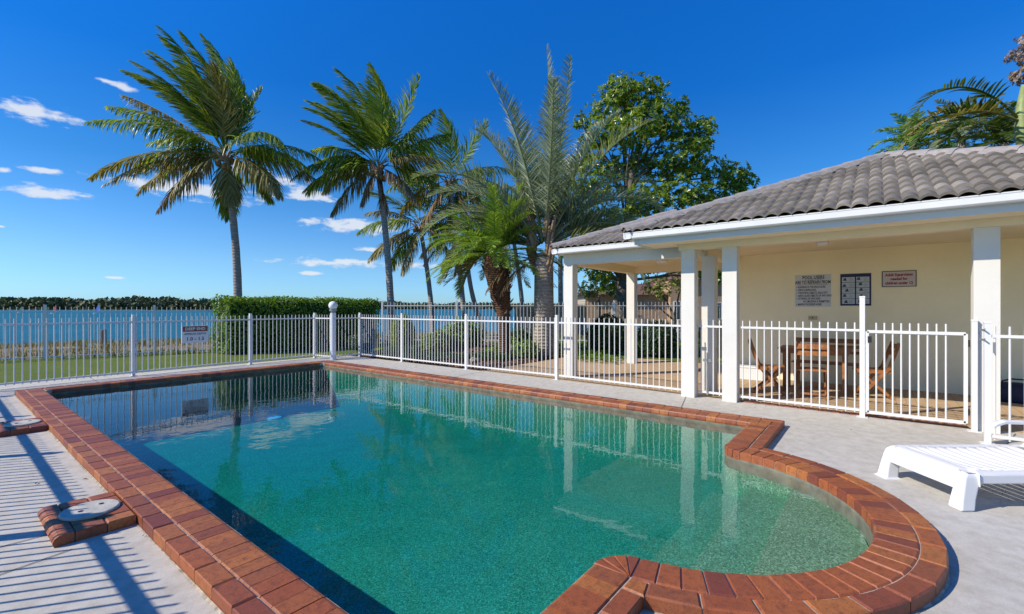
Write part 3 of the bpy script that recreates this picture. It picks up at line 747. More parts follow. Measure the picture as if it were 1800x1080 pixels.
def roof_plane(parent, O, u, inw, width, tan, rise_len, single, clip_r=True, maxh=None):
    """O eave start, u unit along the eave, inw unit inwards (plan); hips at 45 degrees in plan from both ends"""
    O = Vector(O); u = Vector(u); inw = Vector(inw); c = 1 / math.sqrt(1 + tan * tan); s = (inw * c + Vector((0, 0, tan * c))); n = u.cross(s)
    if n.z < 0: raise ValueError('roof normal')
    M4 = Matrix((( u.x, s.x, n.x, 0), (u.y, s.y, n.y, 0), (u.z, s.z, n.z, 0), (0, 0, 0, 1)))
    smax = rise_len / c; rows = int(smax / .33) + 1; joined = MB(); w0 = parent.location
    pl = [((0, 0, 0), (-1, c, 0)), ((width, 0, 0), (1, c, 0)), ((0, smax, 0), (0, 1, 0))]
    for r_ in range(rows):
        s0 = r_ * .33
        for k_ in range(int(width / .30) + 1):
            u0 = k_ * .30
            xl, xr = u0, u0 + .3
            lo, hi = s0 - .02, s0 + .355
            if xr < lo * c or xl > width - lo * c: continue
            full = xl >= hi * c and xr <= width - hi * c and hi <= smax
            mtx = Matrix.Translation(O - w0) @ M4 @ Matrix.Translation((u0, s0, random.uniform(-.002, .003)))
            if full: me_mb = TILE
            else:
                me_mb = clipped(u0, s0, pl)
                if not me_mb.f: continue
            if single:
                me = TILE_ME if full else me_mb.mesh('roof_tile', M['tile'])
                o = link('roof_tile', me, parent); o.matrix_local = mtx
            else: joined.add([mtx @ Vector(v_) for v_ in me_mb.v], me_mb.f)
    if not single:
        o = link('roof_tiling', joined.mesh('roof_tiling', M['tile']), parent, kind='stuff')
    # unseen under-sheet, added so that no light comes through
    e = MB(); q = [O, O + u * width, O + u * (width - rise_len) + s * smax, O + u * rise_len + s * smax]
    e.add([tuple(p - n * .012) for p in q], [(0, 1, 2, 3)]); part('roof_undersheet', e, M['timber'], parent)
def ridge_caps(parent, A, B, pitch=.40):
    A = Vector(A); B = Vector(B); d = (B - A); L = d.length; d.normalize(); sdv = d.cross(Vector((0, 0, 1))).normalized(); up = sdv.cross(d)
    mb = MB(); w = .12; l = pitch * 1.12
    for (y, dz) in ((0, .022), (l, .004)):
        for (x, z) in ((-w, -.035), (-w * .62, .035), (-w * .2, .062), (w * .2, .062), (w * .62, .035), (w, -.035)): mb.v.append((x, y, z + dz))
    for (x, z) in ((-w, -.055), (-w * .62, .012), (-w * .2, .038), (w * .2, .038), (w * .62, .012), (w, -.055)): mb.v.append((x, 0, z + .022))
    mb.f += [(i, i + 1, 7 + i, 6 + i) for i in range(5)] + [(12 + i, 13 + i, i + 1, i) for i in range(5)]
    me = mb.mesh('ridge_tile', M['ridge'])
    M4 = Matrix(((sdv.x, d.x, up.x, 0), (sdv.y, d.y, up.y, 0), (sdv.z, d.z, up.z, 0), (0, 0, 0, 1)))
    k = int(L / pitch) + 1
    for i in range(k):
        f = L / k * i
        o = link('ridge_tile', me, parent); o.matrix_local = Matrix.Translation(A + d * f - parent.location) @ M4 @ Matrix.Rotation(random.uniform(-.02, .02), 4, 'Z')
def gutter(parent, a, b, outv, z=2.55):
    """quad gutter from a to b (plan), outv the outward unit vector"""
    a = Vector((*a, 0)); b = Vector((*b, 0)); o_ = Vector((*outv, 0))
    prof = [(0, -.004), (.012, .0), (.012, -.012), (.006, -.018), (.002, -.085), (-.012, -.10), (-.10, -.10), (-.115, -.085), (-.115, -.0), (-.105, 0), (-.105, -.07), (-.02, -.08), (-.01, -.004)]
    mb = MB(); k = len(prof)
    vs = [p + o_ * x + Vector((0, 0, z + dz)) for p in (a, b) for (x, dz) in prof]
    mb.add(vs, [(i, (i + 1) % k, k + (i + 1) % k, k + i) for i in range(k)] + [tuple(range(k)), tuple(range(2 * k - 1, k - 1, -1))])
    return part('gutter', mb, M['gutter'], parent)

# ------------------------------------------------------------------ near pavilion
NP = thing('pool_pavilion', 'white near pavilion with grey hipped tile roof and cream back wall with signs', 'pavilion', (7.3, 0, 0))
X0, X1, Y0, Y1 = 6.70, 13.1, -3.32, 3.08; EZ = 2.55; TN = .42
roof_plane(NP, (X0, Y1, EZ), (0, -1, 0), (1, 0, 0), Y1 - Y0, TN, 3.2, True)
roof_plane(NP, (X1, Y1, EZ), (-1, 0, 0), (0, -1, 0), X1 - X0, TN, 3.2, False)
roof_plane(NP, (X0, Y0, EZ), (1, 0, 0), (0, 1, 0), X1 - X0, TN, 3.2, False)
roof_plane(NP, (X1, Y0, EZ), (0, 1, 0), (-1, 0, 0), Y1 - Y0, TN, 3.2, False)
AP = ((X0 + X1) / 2, (Y0 + Y1) / 2, EZ + 3.2 * TN)
for (x, y) in ((X0, Y1), (X0, Y0), (X1, Y1), (X1, Y0)): ridge_caps(NP, (x, y, EZ + .03), (AP[0], AP[1], AP[2] + .03))
gutter(NP, (X0, Y1 + .012), (X0, Y0), (-1, 0)); gutter(NP, (7.55, Y1), (X0 - .012, Y1), (0, 1))
fa = MB(); fa.box(X0 + .117, Y0, 2.37, X0 + .14, Y1 - .117, 2.535); fa.box(X0 + .142, Y1 - .14, 2.37, 7.56, Y1 - .117, 2.535); part('fascia', fa, M['grey_paint'], NP)
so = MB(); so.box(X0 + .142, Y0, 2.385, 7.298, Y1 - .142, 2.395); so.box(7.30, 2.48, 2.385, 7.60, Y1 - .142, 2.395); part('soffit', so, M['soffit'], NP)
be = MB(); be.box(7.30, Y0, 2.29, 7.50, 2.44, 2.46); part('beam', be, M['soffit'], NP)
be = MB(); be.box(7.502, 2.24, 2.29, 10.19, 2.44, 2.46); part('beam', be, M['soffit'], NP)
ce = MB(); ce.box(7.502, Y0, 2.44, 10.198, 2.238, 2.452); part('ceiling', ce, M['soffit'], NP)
wa = MB(); wa.box(10.20, Y0, -.02, 10.40, 2.30, 2.47); wall = part('wall', wa, M['cream'], NP)
for (y0, y1) in ((2.20, 2.40), (1.60, 1.80), (-1.07, -.86), (-3.3, -3.1)):
    co = MB(); co.box(7.30, y0, -.01, 7.50, y1, 2.288); part('column', co, M['white_paint'], NP)
# floor of the pavilions and their front edging
fl = MB(); fl.box(7.502, -3.4, -.12, 12.0, 6.8, .004); struct('pavilion_floor', fl, M['paving'])
ed = MB(); k = 0
edm = MB(); edm.box(0, 0, 0, .09, .222, .012, .003); edme = edm.mesh('edge_brick', M['edge'])
edge = MB(); edge.box(7.405, -.84, -.05, 7.501, 1.58, .005); eo = struct('floor_edging', edge, M['edge'])
for i in range(10): link('brick', edme, eo, (7.408, -.83 + i * .2405, .004))

# ------------------------------------------------------------------ far pavilion
FP = thing('open_pavilion', 'open far pavilion bay on white columns with low grey tile roof', 'pavilion', (7.85, 2.2, 0))
x0, x1, y0, y1 = 7.60, 11.25, 1.51, 5.01; tn = .42; ez = 2.54; hh = 1.75
roof_plane(FP, (x0, y1, ez), (0, -1, 0), (1, 0, 0), y1 - y0, tn, hh, True)
roof_plane(FP, (x1, y1, ez), (-1, 0, 0), (0, -1, 0), x1 - x0, tn, hh, False)
roof_plane(FP, (x1, y0, ez), (0, 1, 0), (-1, 0, 0), y1 - y0, tn, hh, False)
ridge_caps(FP, (x0, y1, ez + .03), (x0 + hh, y1 - hh, ez + hh * tn + .03)); ridge_caps(FP, (x1, y1, ez + .03), (x1 - hh, y1 - hh, ez + hh * tn + .03))
ridge_caps(FP, (x0 + hh, y1 - hh, ez + hh * tn + .03), (x1 - hh, y1 - hh, ez + hh * tn + .03))
gutter(FP, (x0, y1 + .012), (x0, 3.095), (-1, 0), ez); gutter(FP, (x1, y1), (x0 - .012, y1), (0, 1), ez)
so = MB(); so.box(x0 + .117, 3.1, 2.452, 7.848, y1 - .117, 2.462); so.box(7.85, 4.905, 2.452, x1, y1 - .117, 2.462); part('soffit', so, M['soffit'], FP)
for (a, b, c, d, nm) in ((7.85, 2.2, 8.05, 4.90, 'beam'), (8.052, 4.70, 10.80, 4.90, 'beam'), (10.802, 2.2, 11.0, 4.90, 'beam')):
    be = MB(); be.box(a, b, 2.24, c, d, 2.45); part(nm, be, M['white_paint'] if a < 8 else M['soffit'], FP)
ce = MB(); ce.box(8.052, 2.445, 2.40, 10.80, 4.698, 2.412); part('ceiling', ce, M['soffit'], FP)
for (x, y) in ((7.85, 4.70), (10.80, 4.70), (7.85, 2.05), (10.80, 2.05)):
    co = MB(); co.box(x, y, -.01, x + .2, y + .2, 2.238); part('column', co, M['white_paint'], FP)

# ceiling lights
for (x, y, z, lab, r0) in ((8.62, .66, 2.439, 'small white ceiling light above the three wall signs', .10), (9.45, 3.5, 2.399, 'round white ceiling light under the far pavilion roof', .15)):
    l_ = thing('ceiling_light', lab, 'ceiling light', (x, y, z))
    b_ = MB(); b_.lathe([(r0, -.001), (r0, -.02), (r0 * .8, -.025)], 0, 0, 20); lpart('base_plate', b_, M['gutter'], l_)
    b_ = MB(); b_.lathe([(r0 * .85, -.02), (r0 * .85, -.055), (r0 * .6, -.08), (.001, -.088)], 0, 0, 20); lpart('shade', b_, M['globe'], l_, True)

# ------------------------------------------------------------------ signs
def text_mesh(body, size, mat, align='CENTER', bold=0.0):
    cu = bpy.data.curves.new('lettering', 'FONT'); cu.body = body; cu.size = size; cu.align_x = align; cu.align_y = 'CENTER'; cu.offset = bold; cu.extrude = .0006; cu.resolution_u = 2
    ob = bpy.data.objects.new('lettering', cu); COL.objects.link(ob)
    dg = bpy.context.evaluated_depsgraph_get(); dg.update()
    me = bpy.data.meshes.new_from_object(ob.evaluated_get(dg)); bpy.data.objects.remove(ob); me.materials.clear(); me.materials.append(mat); return me
WALLM = Matrix(((0, 0, -1, 0), (-1, 0, 0, 0), (0, 1, 0, 0), (0, 0, 0, 1)))      # local x -> -Y, y -> Z, z -> -X
FRONTM = Matrix(((1, 0, 0, 0), (0, 0, -1, 0), (0, 1, 0, 0), (0, 0, 0, 1)))      # local x -> X, y -> Z, z -> -Y
def sign_at(name, label, R, x, y, z):
    o = thing(name, label, 'sign', (x, y, z)); o.matrix_world = Matrix.Translation((x, y, z)) @ R; return o
def text_on(s, body, x, y, size, mat, align='CENTER', z=.0075, sx=1.0, bold=0.0):
    o = link('lettering', text_mesh(body, size, mat, align, bold), s, (x, y, z)); o.scale = (sx, 1, 1); return o
def plate(s, name, x0, y0, x1, y1, z0, z1, mat, c=0):
    mb = MB(); mb.box(x0, y0, z0, x1, y1, z1, c); return lpart(name, mb, mat, s)
s1 = sign_at('rules_sign', 'white wall sign listing what pool users must refrain from', WALLM, 10.198, .93, 1.705)
plate(s1, 'board', -.28, -.30, .28, .30, 0, .006, M['sign_white'], .002)
text_on(s1, 'POOL USERS', .01, .245, .085, M['ink'], sx=.72, bold=.002); text_on(s1, 'ARE TO REFRAIN FROM', .0, .155, .085, M['ink'], sx=.62, bold=.002)
un = MB(); un.box(-.13, .198, .0062, .15, .203, .0078); un.box(-.235, .108, .0062, .235, .113, .0078); lpart('underline', un, M['ink'], s1)
for i, (tx, ind) in enumerate((('RUNNING IN THE ENCLOSURE', 0), ('USING SURFBOARDS', 0), ('THROWING OBJECTS, BALLS ETC', 0), ('USING GLASS OBJECTS OF ANY KIND', 0), ('LITTERING OF ANY KIND', 0), ('NO SMOKING IS PERMITTED', 1), ('MAKING EXCESSIVE NOISE', 0))):
    yy = .068 - i * .054
    text_on(s1, tx, -.235 + ind * .085, yy, .052, M['ink'], 'LEFT', sx=.60 if not ind else .62, bold=.0012)
    if not ind:
        d_ = MB(); d_.lathe([(.007, .0062), (.007, .0078)], -.255, yy, 8); lpart('bullet', d_, M['ink'], s1)
s2 = sign_at('resuscitation_chart', 'navy wall chart with two columns of pale picture panels', WALLM, 10.198, .29, 1.71)
plate(s2, 'board', -.22, -.285, .22, .285, 0, .008, M['sign_navy'], .002)
rnd = random.Random(3)
for c_ in range(2):
    for r_ in range(5):
        xa = -.195 + c_ * .205; ya = .135 - r_ * .097
        plate(s2, 'panel', xa, ya, xa + .185, ya + .09, .0082, .0095, M['sign_grey'])
        fg = MB()                          # little reclining figures and lines of print
        hx = xa + .035 + rnd.uniform(-.01, .03); hy = ya + .055 + rnd.uniform(-.01, .015)
        fg.lathe([(.014, .0096), (.014, .0106)], hx, hy, 8)
        fg.box(hx - .02, hy - .03, .0096, hx + .035, hy - .014, .0106); fg.box(hx + .01, hy - .03, .0096, hx + .024, hy + .02, .0104)
        for q in range(3): fg.box(xa + .105, ya + .02 + q * .02, .0096, xa + .172 - rnd.uniform(0, .02), ya + .0235 + q * .02, .0104)
        lpart('picture', fg, M['sign_navy'], s2)
s3 = sign_at('supervision_sign', 'small framed wall sign with red words about adult supervision', WALLM, 10.198, -.30, 1.88)
plate(s3, 'board', -.215, -.125, .215, .125, 0, .006, M['sign_pink'])
fr = MB(); fr.box(-.225, .125, 0, .225, .135, .01); fr.box(-.225, -.135, 0, .225, -.125, .01); fr.box(-.225, -.125, 0, -.215, .125, .01); fr.box(.215, -.125, 0, .225, .125, .01); lpart('frame', fr, M['ink'], s3)
for i, tx in enumerate(('Adult Supervision', 'needed for', 'children under 12')): text_on(s3, tx, 0, .068 - i * .07, .064, M['ink_red'], sx=.78, bold=.0025)
s4 = sign_at('depth_sign', 'brown and white DEEP END depth sign on the left pool fence', FRONTM, 3.64, lf(3.64) - .03, .80)
plate(s4, 'board', -.255, -.19, .255, .19, -.006, .006, M['sign_cream'], .002)
plate(s4, 'header', -.24, .06, .24, .175, .0062, .008, M['sign_brown'])
text_on(s4, 'DEEP END', 0, .117, .085, M['sign_cream'], z=.0095, bold=.0025); text_on(s4, 'APPROX DEPTH', 0, .005, .058, M['ink'], bold=.001); text_on(s4, '1.0 - 1.5', 0, -.105, .105, M['ink'], bold=.002)
ot = thing('power_outlet', 'small yellowed outlet box low on the cream wall below the rules sign', 'outlet', (10.197, .93, 1.20)); ot.matrix_world = Matrix.Translation((10.197, .93, 1.20)) @ WALLM
plate(ot, 'cover', -.065, -.035, .065, .035, 0, .03, M['outlet'], .006); plate(ot, 'switch', -.01, -.012, .012, .012, .031, .036, M['black'])
# gate hardware on the columns of the pavilions
for (x, y, lab) in ((7.52, 4.62, 'grey latch on the fence in front of the leftmost column'), ):
    b_ = MB(); b_.box(x - .03, y - .06, .58, x + .0, y + .06, .62); b_.bar((x - .03, y, .50), (x - .03, y, .72), .014, .014); tag(link('latch', b_.mesh('latch', M['steel'])), lab, 'latch')
b_ = MB(); b_.box(7.40, 1.98, .56, 7.425, 2.10, .60); b_.bar((7.40, 2.04, .08), (7.40, 2.04, .70), .014, .014)
tag(link('drop_bolt', b_.mesh('drop_bolt', M['steel'])), 'grey drop bolt on the narrow fence panel between columns', 'bolt')

# ------------------------------------------------------------------ globe lamp
lp = thing('globe_lamp', 'white globe lamp on a post at the far corner of the pool', 'lamp', (6.63, 11.33, 0))
b_ = MB(); b_.lathe([(.072, 0), (.072, 1.22), (.072, 1.245)], 0, 0, 20); lpart('post', b_, M['post_grey'], lp, False)
b_ = MB(); b_.lathe([(.06, 1.246), (.06, 1.29), (.095, 1.30), (.095, 1.345)], 0, 0, 20); lpart('fitting', b_, M['steel'], lp, False)
b_ = MB(); b_.lathe([(.116 * math.sin(math.pi * (i + .02) / 12.04), 1.445 - .116 * math.cos(math.pi * (i + .02) / 12.04)) for i in range(13)], 0, 0, 20); lpart('globe', b_, M['globe'], lp, True)

# ------------------------------------------------------------------ wooden furniture
def chair(label, x, y, rz):
    """folding slatted chair, its front towards local +x"""
    c = thing('folding_chair', label, 'chair', (x, y, .004), rz, 'wooden folding chairs round the table')
    w = .21
    for i in range(5): 
        b_ = MB(); xx = -.17 + i * .085; b_.box(xx - .035, -w + .01, .42, xx + .035, w - .01, .438, .003); lpart('seat_slat', b_, M['wood'], c)
    for sg in (-1, 1):
        b_ = MB(); b_.bar((.20, sg * w, 0), (-.17, sg * w, .46), .022, .045, (1, 0, 0)); b_.bar((-.17, sg * w, .46), (-.30, sg * w, .86), .022, .045, (1, 0, 0)); lpart('back_leg', b_, M['wood'], c)
        b_ = MB(); b_.bar((-.24, sg * (w - .028), 0), (.20, sg * (w - .028), .42), .022, .04, (1, 0, 0)); lpart('front_leg', b_, M['wood'], c)
        b_ = MB(); b_.bar((-.20, sg * (w - .01), .405), (.21, sg * (w - .01), .405), .02, .03); lpart('seat_rail', b_, M['wood'], c)
    for z in (.70, .80):
        b_ = MB(); xx = -.17 - (z - .46) * .325; b_.box(xx - .009, -w, z - .038, xx + .009, w, z + .038, .003); lpart('back_slat', b_, M['wood'], c)
    b_ = MB(); b_.bar((.12, -w, .10), (.12, w, .10), .02, .03); lpart('stretcher', b_, M['wood'], c)
    b_ = MB(); b_.bar((-.17, -w, .07), (-.17, w, .07), .02, .03); lpart('stretcher', b_, M['wood'], c)
    return c
chair('dark wooden folding chair at the left end of the table', 8.50, 1.36, rad(-80))
chair('sunlit orange wooden chair with its back to the pool in front of the table', 8.50, .80, rad(8))
chair('wooden folding chair at the right end of the table behind the gate', 9.08, .06, rad(100))
tb = thing('wooden_table', 'slatted wooden table under the shade of the near pavilion', 'table', (9.12, .80, .004))
for i in range(7):
    b_ = MB(); xx = -.27 + i * .09; b_.box(xx - .042, -.50, .70, xx + .042, .50, .722, .003); lpart('table_slat', b_, M['wood'], tb)
b_ = MB(); b_.box(-.28, -.46, .63, -.255, .46, .699); b_.box(.255, -.46, .63, .28, .46, .699); b_.box(-.254, -.46, .63, .254, -.435, .699); b_.box(-.254, .435, .63, .254, .46, .699); lpart('apron', b_, M['wood'], tb)
for sx_ in (-1, 1):
    for sy_ in (-1, 1):
        b_ = MB(); b_.bar((sx_ * .235, sy_ * .405, 0), (sx_ * .235, sy_ * .405, .699), .05, .05); lpart('leg', b_, M['wood'], tb)
bn = thing('wooden_bench', 'dark wooden bench with a curved backrest along the cream wall', 'bench', (9.66, .66, .004))
for i in range(4): b_ = MB(); xx = -.18 + i * .1; b_.box(xx - .043, -.52, .42, xx + .043, .52, .44, .003); lpart('seat_slat', b_, M['wood'], bn)
for (z, h) in ((.60, .05), (.70, .05), (.80, .075)): b_ = MB(); b_.box(.235, -.52, z - h / 2, .258, .52, z + h / 2, .006); lpart('back_slat', b_, M['wood'], bn)
for sy_ in (-.46, .46):
    b_ = MB(); b_.bar((.21, sy_, 0), (.232, sy_, .84), .045, .045, (1, 0, 0)); lpart('leg', b_, M['wood'], bn)
    b_ = MB(); b_.bar((-.18, sy_, 0), (-.18, sy_, .419), .045, .045); lpart('leg', b_, M['wood'], bn)
    b_ = MB(); b_.bar((-.155, sy_, .20), (.185, sy_, .20), .03, .04); lpart('stretcher', b_, M['wood'], bn)
# cooler, and a white box added for an unidentified white patch by the wall
cb = thing('cooler_bag', 'navy cooler bag with carry handle on the paving at the right edge', 'cooler bag', (9.88, -1.62, .004))
b_ = MB(); r_ = .0
prof = [(.20, .0), (.215, .03), (.22, .12), (.21, .22), (.17, .275), (.001, .29)]
b_.lathe(prof, 0, 0, 24); b_.v = [(x * .72, y * 1.15, z) for x, y, z in b_.v]; lpart('body', b_, M['navy'], cb, True)
b_ = MB(); b_.tube([(0, -.17, .23), (0, -.15, .30), (0, -.06, .335), (0, .06, .335), (0, .15, .30), (0, .17, .23)], .011, 8); lpart('handle', b_, M['black'], cb, True)
b_ = MB(); b_.tube([(.15 * math.cos(a) * 1.02, .241 * math.sin(a) * 1.02, .215) for a in [2 * math.pi * i / 20 for i in range(21)]], .007, 6, False); lpart('zip', b_, M['black'], cb)
wb = thing('stand_in_box', 'low white box added for a white patch behind the left folding chair', 'box', (9.95, 1.95, .004))
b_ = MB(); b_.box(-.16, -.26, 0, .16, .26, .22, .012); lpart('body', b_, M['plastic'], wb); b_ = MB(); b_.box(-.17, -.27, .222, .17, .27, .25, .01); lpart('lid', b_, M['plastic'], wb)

# ------------------------------------------------------------------ sun lounger
ax = Vector((.63, -.777, 0)).normalized(); yw = math.atan2(ax.y, ax.x)
sl = thing('sun_lounger', 'white plastic sun lounger with ribbed bed on the deck at the right', 'sun lounger', (4.63, -.24, 0), yw)
HW = .34; LZ = .255
def bedz(s_): return LZ - .035 * math.sin(min(1, max(0, s_ / 1.15)) * math.pi) ** 2 * .8
fr = MB()                # frame: rounded foot end, two side beams with skirts
def ribstrip(s0, s1, z0, amp=.006):
    pass
# skin of frame as swept profile across the width at the foot
prof_s = [(-.035, -.0), (-.005, .10), (.02, LZ - .06), (.05, LZ - .018), (.09, LZ + .002), (.16, LZ + .004)]
# end legs: two tapering shells
for sg in (-1, 1):
    b_ = MB(); pts = []
    for (z, s0, s1, w0, w1) in ((0, -.02, .085, HW - .085, HW + .02), (.08, -.005, .10, HW - .08, HW + .012), (LZ - .07, .02, .135, HW - .075, HW + .002), (LZ - .02, .035, .20, HW - .07, HW - .008), (LZ + .004, .07, .26, HW - .065, HW - .03)):
        pts += [(s0, sg * w0, z), (s1, sg * w0, z), (s1, sg * w1, z), (s0, sg * w1, z)]
    fs = [(i * 4 + k, i * 4 + (k + 1) % 4, i * 4 + 4 + (k + 1) % 4, i * 4 + 4 + k) if sg > 0 else (i * 4 + 4 + k, i * 4 + 4 + (k + 1) % 4, i * 4 + (k + 1) % 4, i * 4 + k) for i in range(4) for k in range(4)]
    fs += [(0, 1, 2, 3), (16, 17, 18, 19)]
    b_.add(pts, fs); o = lpart('leg', b_, M['plastic'], sl, True)
    bv = o.modifiers.new('bevel', 'BEVEL'); bv.width = .022; bv.segments = 4; bv.harden_normals = True; bv.limit_method = 'ANGLE'; bv.angle_limit = rad(25)
    o2 = o.copy(); COL.objects.link(o2); o2.scale = (-1, 1, 1); o2.location = (1.86, 0, 0)
def shell(name, sec, width0, width1, mat=M['plastic']):
    b_ = MB(); k = len(sec)
    b_.add([(x, width0, z) for x, z in sec] + [(x, width1, z) for x, z in sec], [(i, (i + 1) % k, k + (i + 1) % k, k + i) for i in range(k)] + [tuple(range(k - 1, -1, -1)), tuple(range(k, 2 * k))])
    o = lpart(name, b_, mat, sl, True); bv = o.modifiers.new('bevel', 'BEVEL'); bv.width = .012; bv.segments = 3; bv.harden_normals = True; bv.limit_method = 'ANGLE'; bv.angle_limit = rad(30); return o
shell('foot_rail', [(.012, LZ - .125), (.035, LZ - .03), (.06, LZ - .006), (.095, LZ + .006), (.15, LZ + .004), (.15, LZ - .03), (.07, LZ - .05), (.05, LZ - .125)], -(HW - .07), HW - .07)
for sg in (-1, 1):       # side beams
    b_ = MB(); sec = []
    N = 16
    for i in range(N + 1):
        s_ = .12 + i * (1.62 / N); zt = LZ + .006; zb = LZ - .075
        sec += [(s_, sg * (HW - .065), zb), (s_, sg * HW, zb), (s_, sg * (HW - .004), zt - .015), (s_, sg * (HW - .03), zt), (s_, sg * (HW - .065), zt - .004)]
    fs = []
    for i in range(N):
        for k in range(5):
            q = (i * 5 + k, i * 5 + (k + 1) % 5, i * 5 + 5 + (k + 1) % 5, i * 5 + 5 + k); fs.append(q if sg < 0 else tuple(reversed(q)))
    fs += [tuple(range(5)), tuple(range(N * 5, N * 5 + 5))]
    b_.add(sec, fs); o = lpart('side_rail', b_, M['plastic'], sl, True); bv = o.modifiers.new('bevel', 'BEVEL'); bv.width = .012; bv.segments = 3; bv.harden_normals = True; bv.limit_method = 'ANGLE'; bv.angle_limit = rad(30)
def slat(name, s_, z_, tilt=0.0, wid=.052, parent=sl, dip=.022, half=HW - .067, bow=.02):
    b_ = MB(); N = 10; vs = []
    for i in range(N + 1):
        y = -half + 2 * half * i / N; d = 1 - (y / half) ** 2
        for (dx, dz) in ((-wid / 2, -.004), (-wid / 2 + .006, .006), (0, .017), (wid / 2 - .006, .006), (wid / 2, -.004), (0, -.006)):
            x = dx * math.cos(tilt) - dz * math.sin(tilt); z = dx * math.sin(tilt) + dz * math.cos(tilt)
            vs.append((s_ + x + bow * d, y, z_ + z - dip * d))
    fs = [(i * 6 + k, i * 6 + (k + 1) % 6, i * 6 + 6 + (k + 1) % 6, i * 6 + 6 + k) for i in range(N) for k in range(6)]
    fs = [tuple(reversed(f)) for f in fs] + [tuple(range(6)), tuple(range(N * 6 + 5, N * 6 - 1, -1))]
    b_.add(vs, fs); return lpart(name, b_, M['plastic'], parent, True)
for i in range(11): slat('bed_slat', .19 + i * .082, LZ - .004 - .012 * math.sin(i / 10 * math.pi), wid=.064)
# raised backrest
bs, bz, bt = 1.10, LZ - .01, rad(42)
for sg in (-1, 1):
    b_ = MB(); b_.bar((bs, sg * (HW - .10), bz), (bs + .74 * math.cos(bt), sg * (HW - .10), bz + .74 * math.sin(bt)), .05, .03, (0, 0, 1)); lpart('back_rail', b_, M['plastic'], sl)
for i in range(10): slat('back_slat', bs + (.04 + i * .072) * math.cos(bt), bz + (.04 + i * .072) * math.sin(bt) + .012, bt, .058, half=HW - .126)
for sg in (-1, 1):       # arm rests
    b_ = MB(); z = .46; P_ = [(.90, LZ - .02 + .17), (.93, .425), (1.0, .445), (1.15, .44), (1.32, .42), (1.42, .38), (1.47, .30), (1.46, .24)]
    vs = []; 
    for (s_, z_) in P_: vs += [(s_, sg * (HW - .055), z_ - .012), (s_, sg * (HW + .01), z_ - .012), (s_, sg * (HW + .01), z_ + .006), (s_, sg * (HW - .022), z_ + .016), (s_, sg * (HW - .055), z_ + .006)]
    fs = [(i * 5 + k, i * 5 + (k + 1) % 5, i * 5 + 5 + (k + 1) % 5, i * 5 + 5 + k) for i in range(len(P_) - 1) for k in range(5)]
    if sg > 0: fs = [tuple(reversed(f)) for f in fs]
    fs += [tuple(range(5)), tuple(range(len(vs) - 5, len(vs)))]
    b_.add(vs, fs); lpart('arm_rest', b_, M['plastic'], sl)

# ------------------------------------------------------------------ plants
def frond_mesh(base, d0, L, droop=.5, wind=Vector((0, 0, 0)), nl=44, leaf=.85, lw=.045, ldroop=.5, alpha=(25, 62), vshape=0.0, roll=0.0, lwind=.55, bare=.14, rr=.022, mat=None, rnd=random, fold=0.0):
    d = Vector(d0).normalized(); p = Vector(base); n = 16; ds = L / n
    pts = [p.copy()]; dirs = [d.copy()]
    for i in range(n):
        f = i / n
        d = (d + Vector((0, 0, -1)) * droop * ds / L * (.4 + 1.6 * f) + wind * ds / L * (.3 + 1.4 * f)).normalized(); p = p + d * ds; pts.append(p.copy()); dirs.append(d.copy())
    mb = MB(); mb.tube(pts, [rr * (1 - .85 * i / n) for i in range(n + 1)], 4, False)
    for k in range(nl):
        f = bare + (1 - bare) * (k + .5) / nl; x = f * n; i = min(int(x), n - 1); q = x - i
        P = pts[i].lerp(pts[i + 1], q); T = dirs[i].lerp(dirs[i + 1], q).normalized()
        S = T.cross(Vector((0, 0, 1)))
        if S.length < .15: S = T.cross(RT)
        S.normalize(); S = Quaternion(T, roll) @ S; U = S.cross(T).normalized()
        ll = leaf * (math.sin(math.pi * min(1, (.12 + f * .86))) ** .55) * (1.05 - .35 * f)
        for sg in (-1, 1):
            if rnd.random() < .05: continue
            a = rad(alpha[0] + (alpha[1] - alpha[0]) * f + rnd.uniform(-9, 9))
            D = (S * sg * math.cos(a) + T * math.sin(a) + U * (vshape + rnd.uniform(-.16, .16))).normalized()
            l = ll * rnd.uniform(.75, 1.12); g = Vector((0, 0, -1)) * ldroop * rnd.uniform(.5, 1.4) + wind * lwind * rnd.uniform(.7, 1.2)
            D1 = (D + g * .25).normalized(); D2 = (D + g * .7).normalized(); D3 = (D + g * 1.35).normalized()
            m1 = P + D1 * l * .34; m2 = m1 + D2 * l * .34; e = m2 + D3 * l * .32
            Wd = D1.cross(U); Wd = Wd.normalized() if Wd.length > .05 else T.copy()
            Wd = (Wd + U * rnd.uniform(-.8, .8)).normalized() * lw * .5
            b = len(mb.v)
            mb.v += [tuple(P - Wd * .6), tuple(P + Wd * .6), tuple(m1 + Wd), tuple(m1 - Wd), tuple(m2 + Wd * .8), tuple(m2 - Wd * .8), tuple(e)]
            mb.f += [(b, b + 1, b + 2, b + 3), (b + 3, b + 2, b + 4, b + 5), (b + 5, b + 4, b + 6)]
    return mb
def pdir(ang, depth=0.0):
    a = rad(ang); v_ = RT * math.cos(a) + Vector((0, 0, math.sin(a))) + FW * depth; return v_.normalized()
def trunk_pts(a, b, bend, n=14):
    a = Vector(a); b = Vector(b); out = []
    for i in range(n + 1):
        f = i / n; p = a.lerp(b, f) + Vector(bend) * math.sin(math.pi * f); out.append(p)
    return out
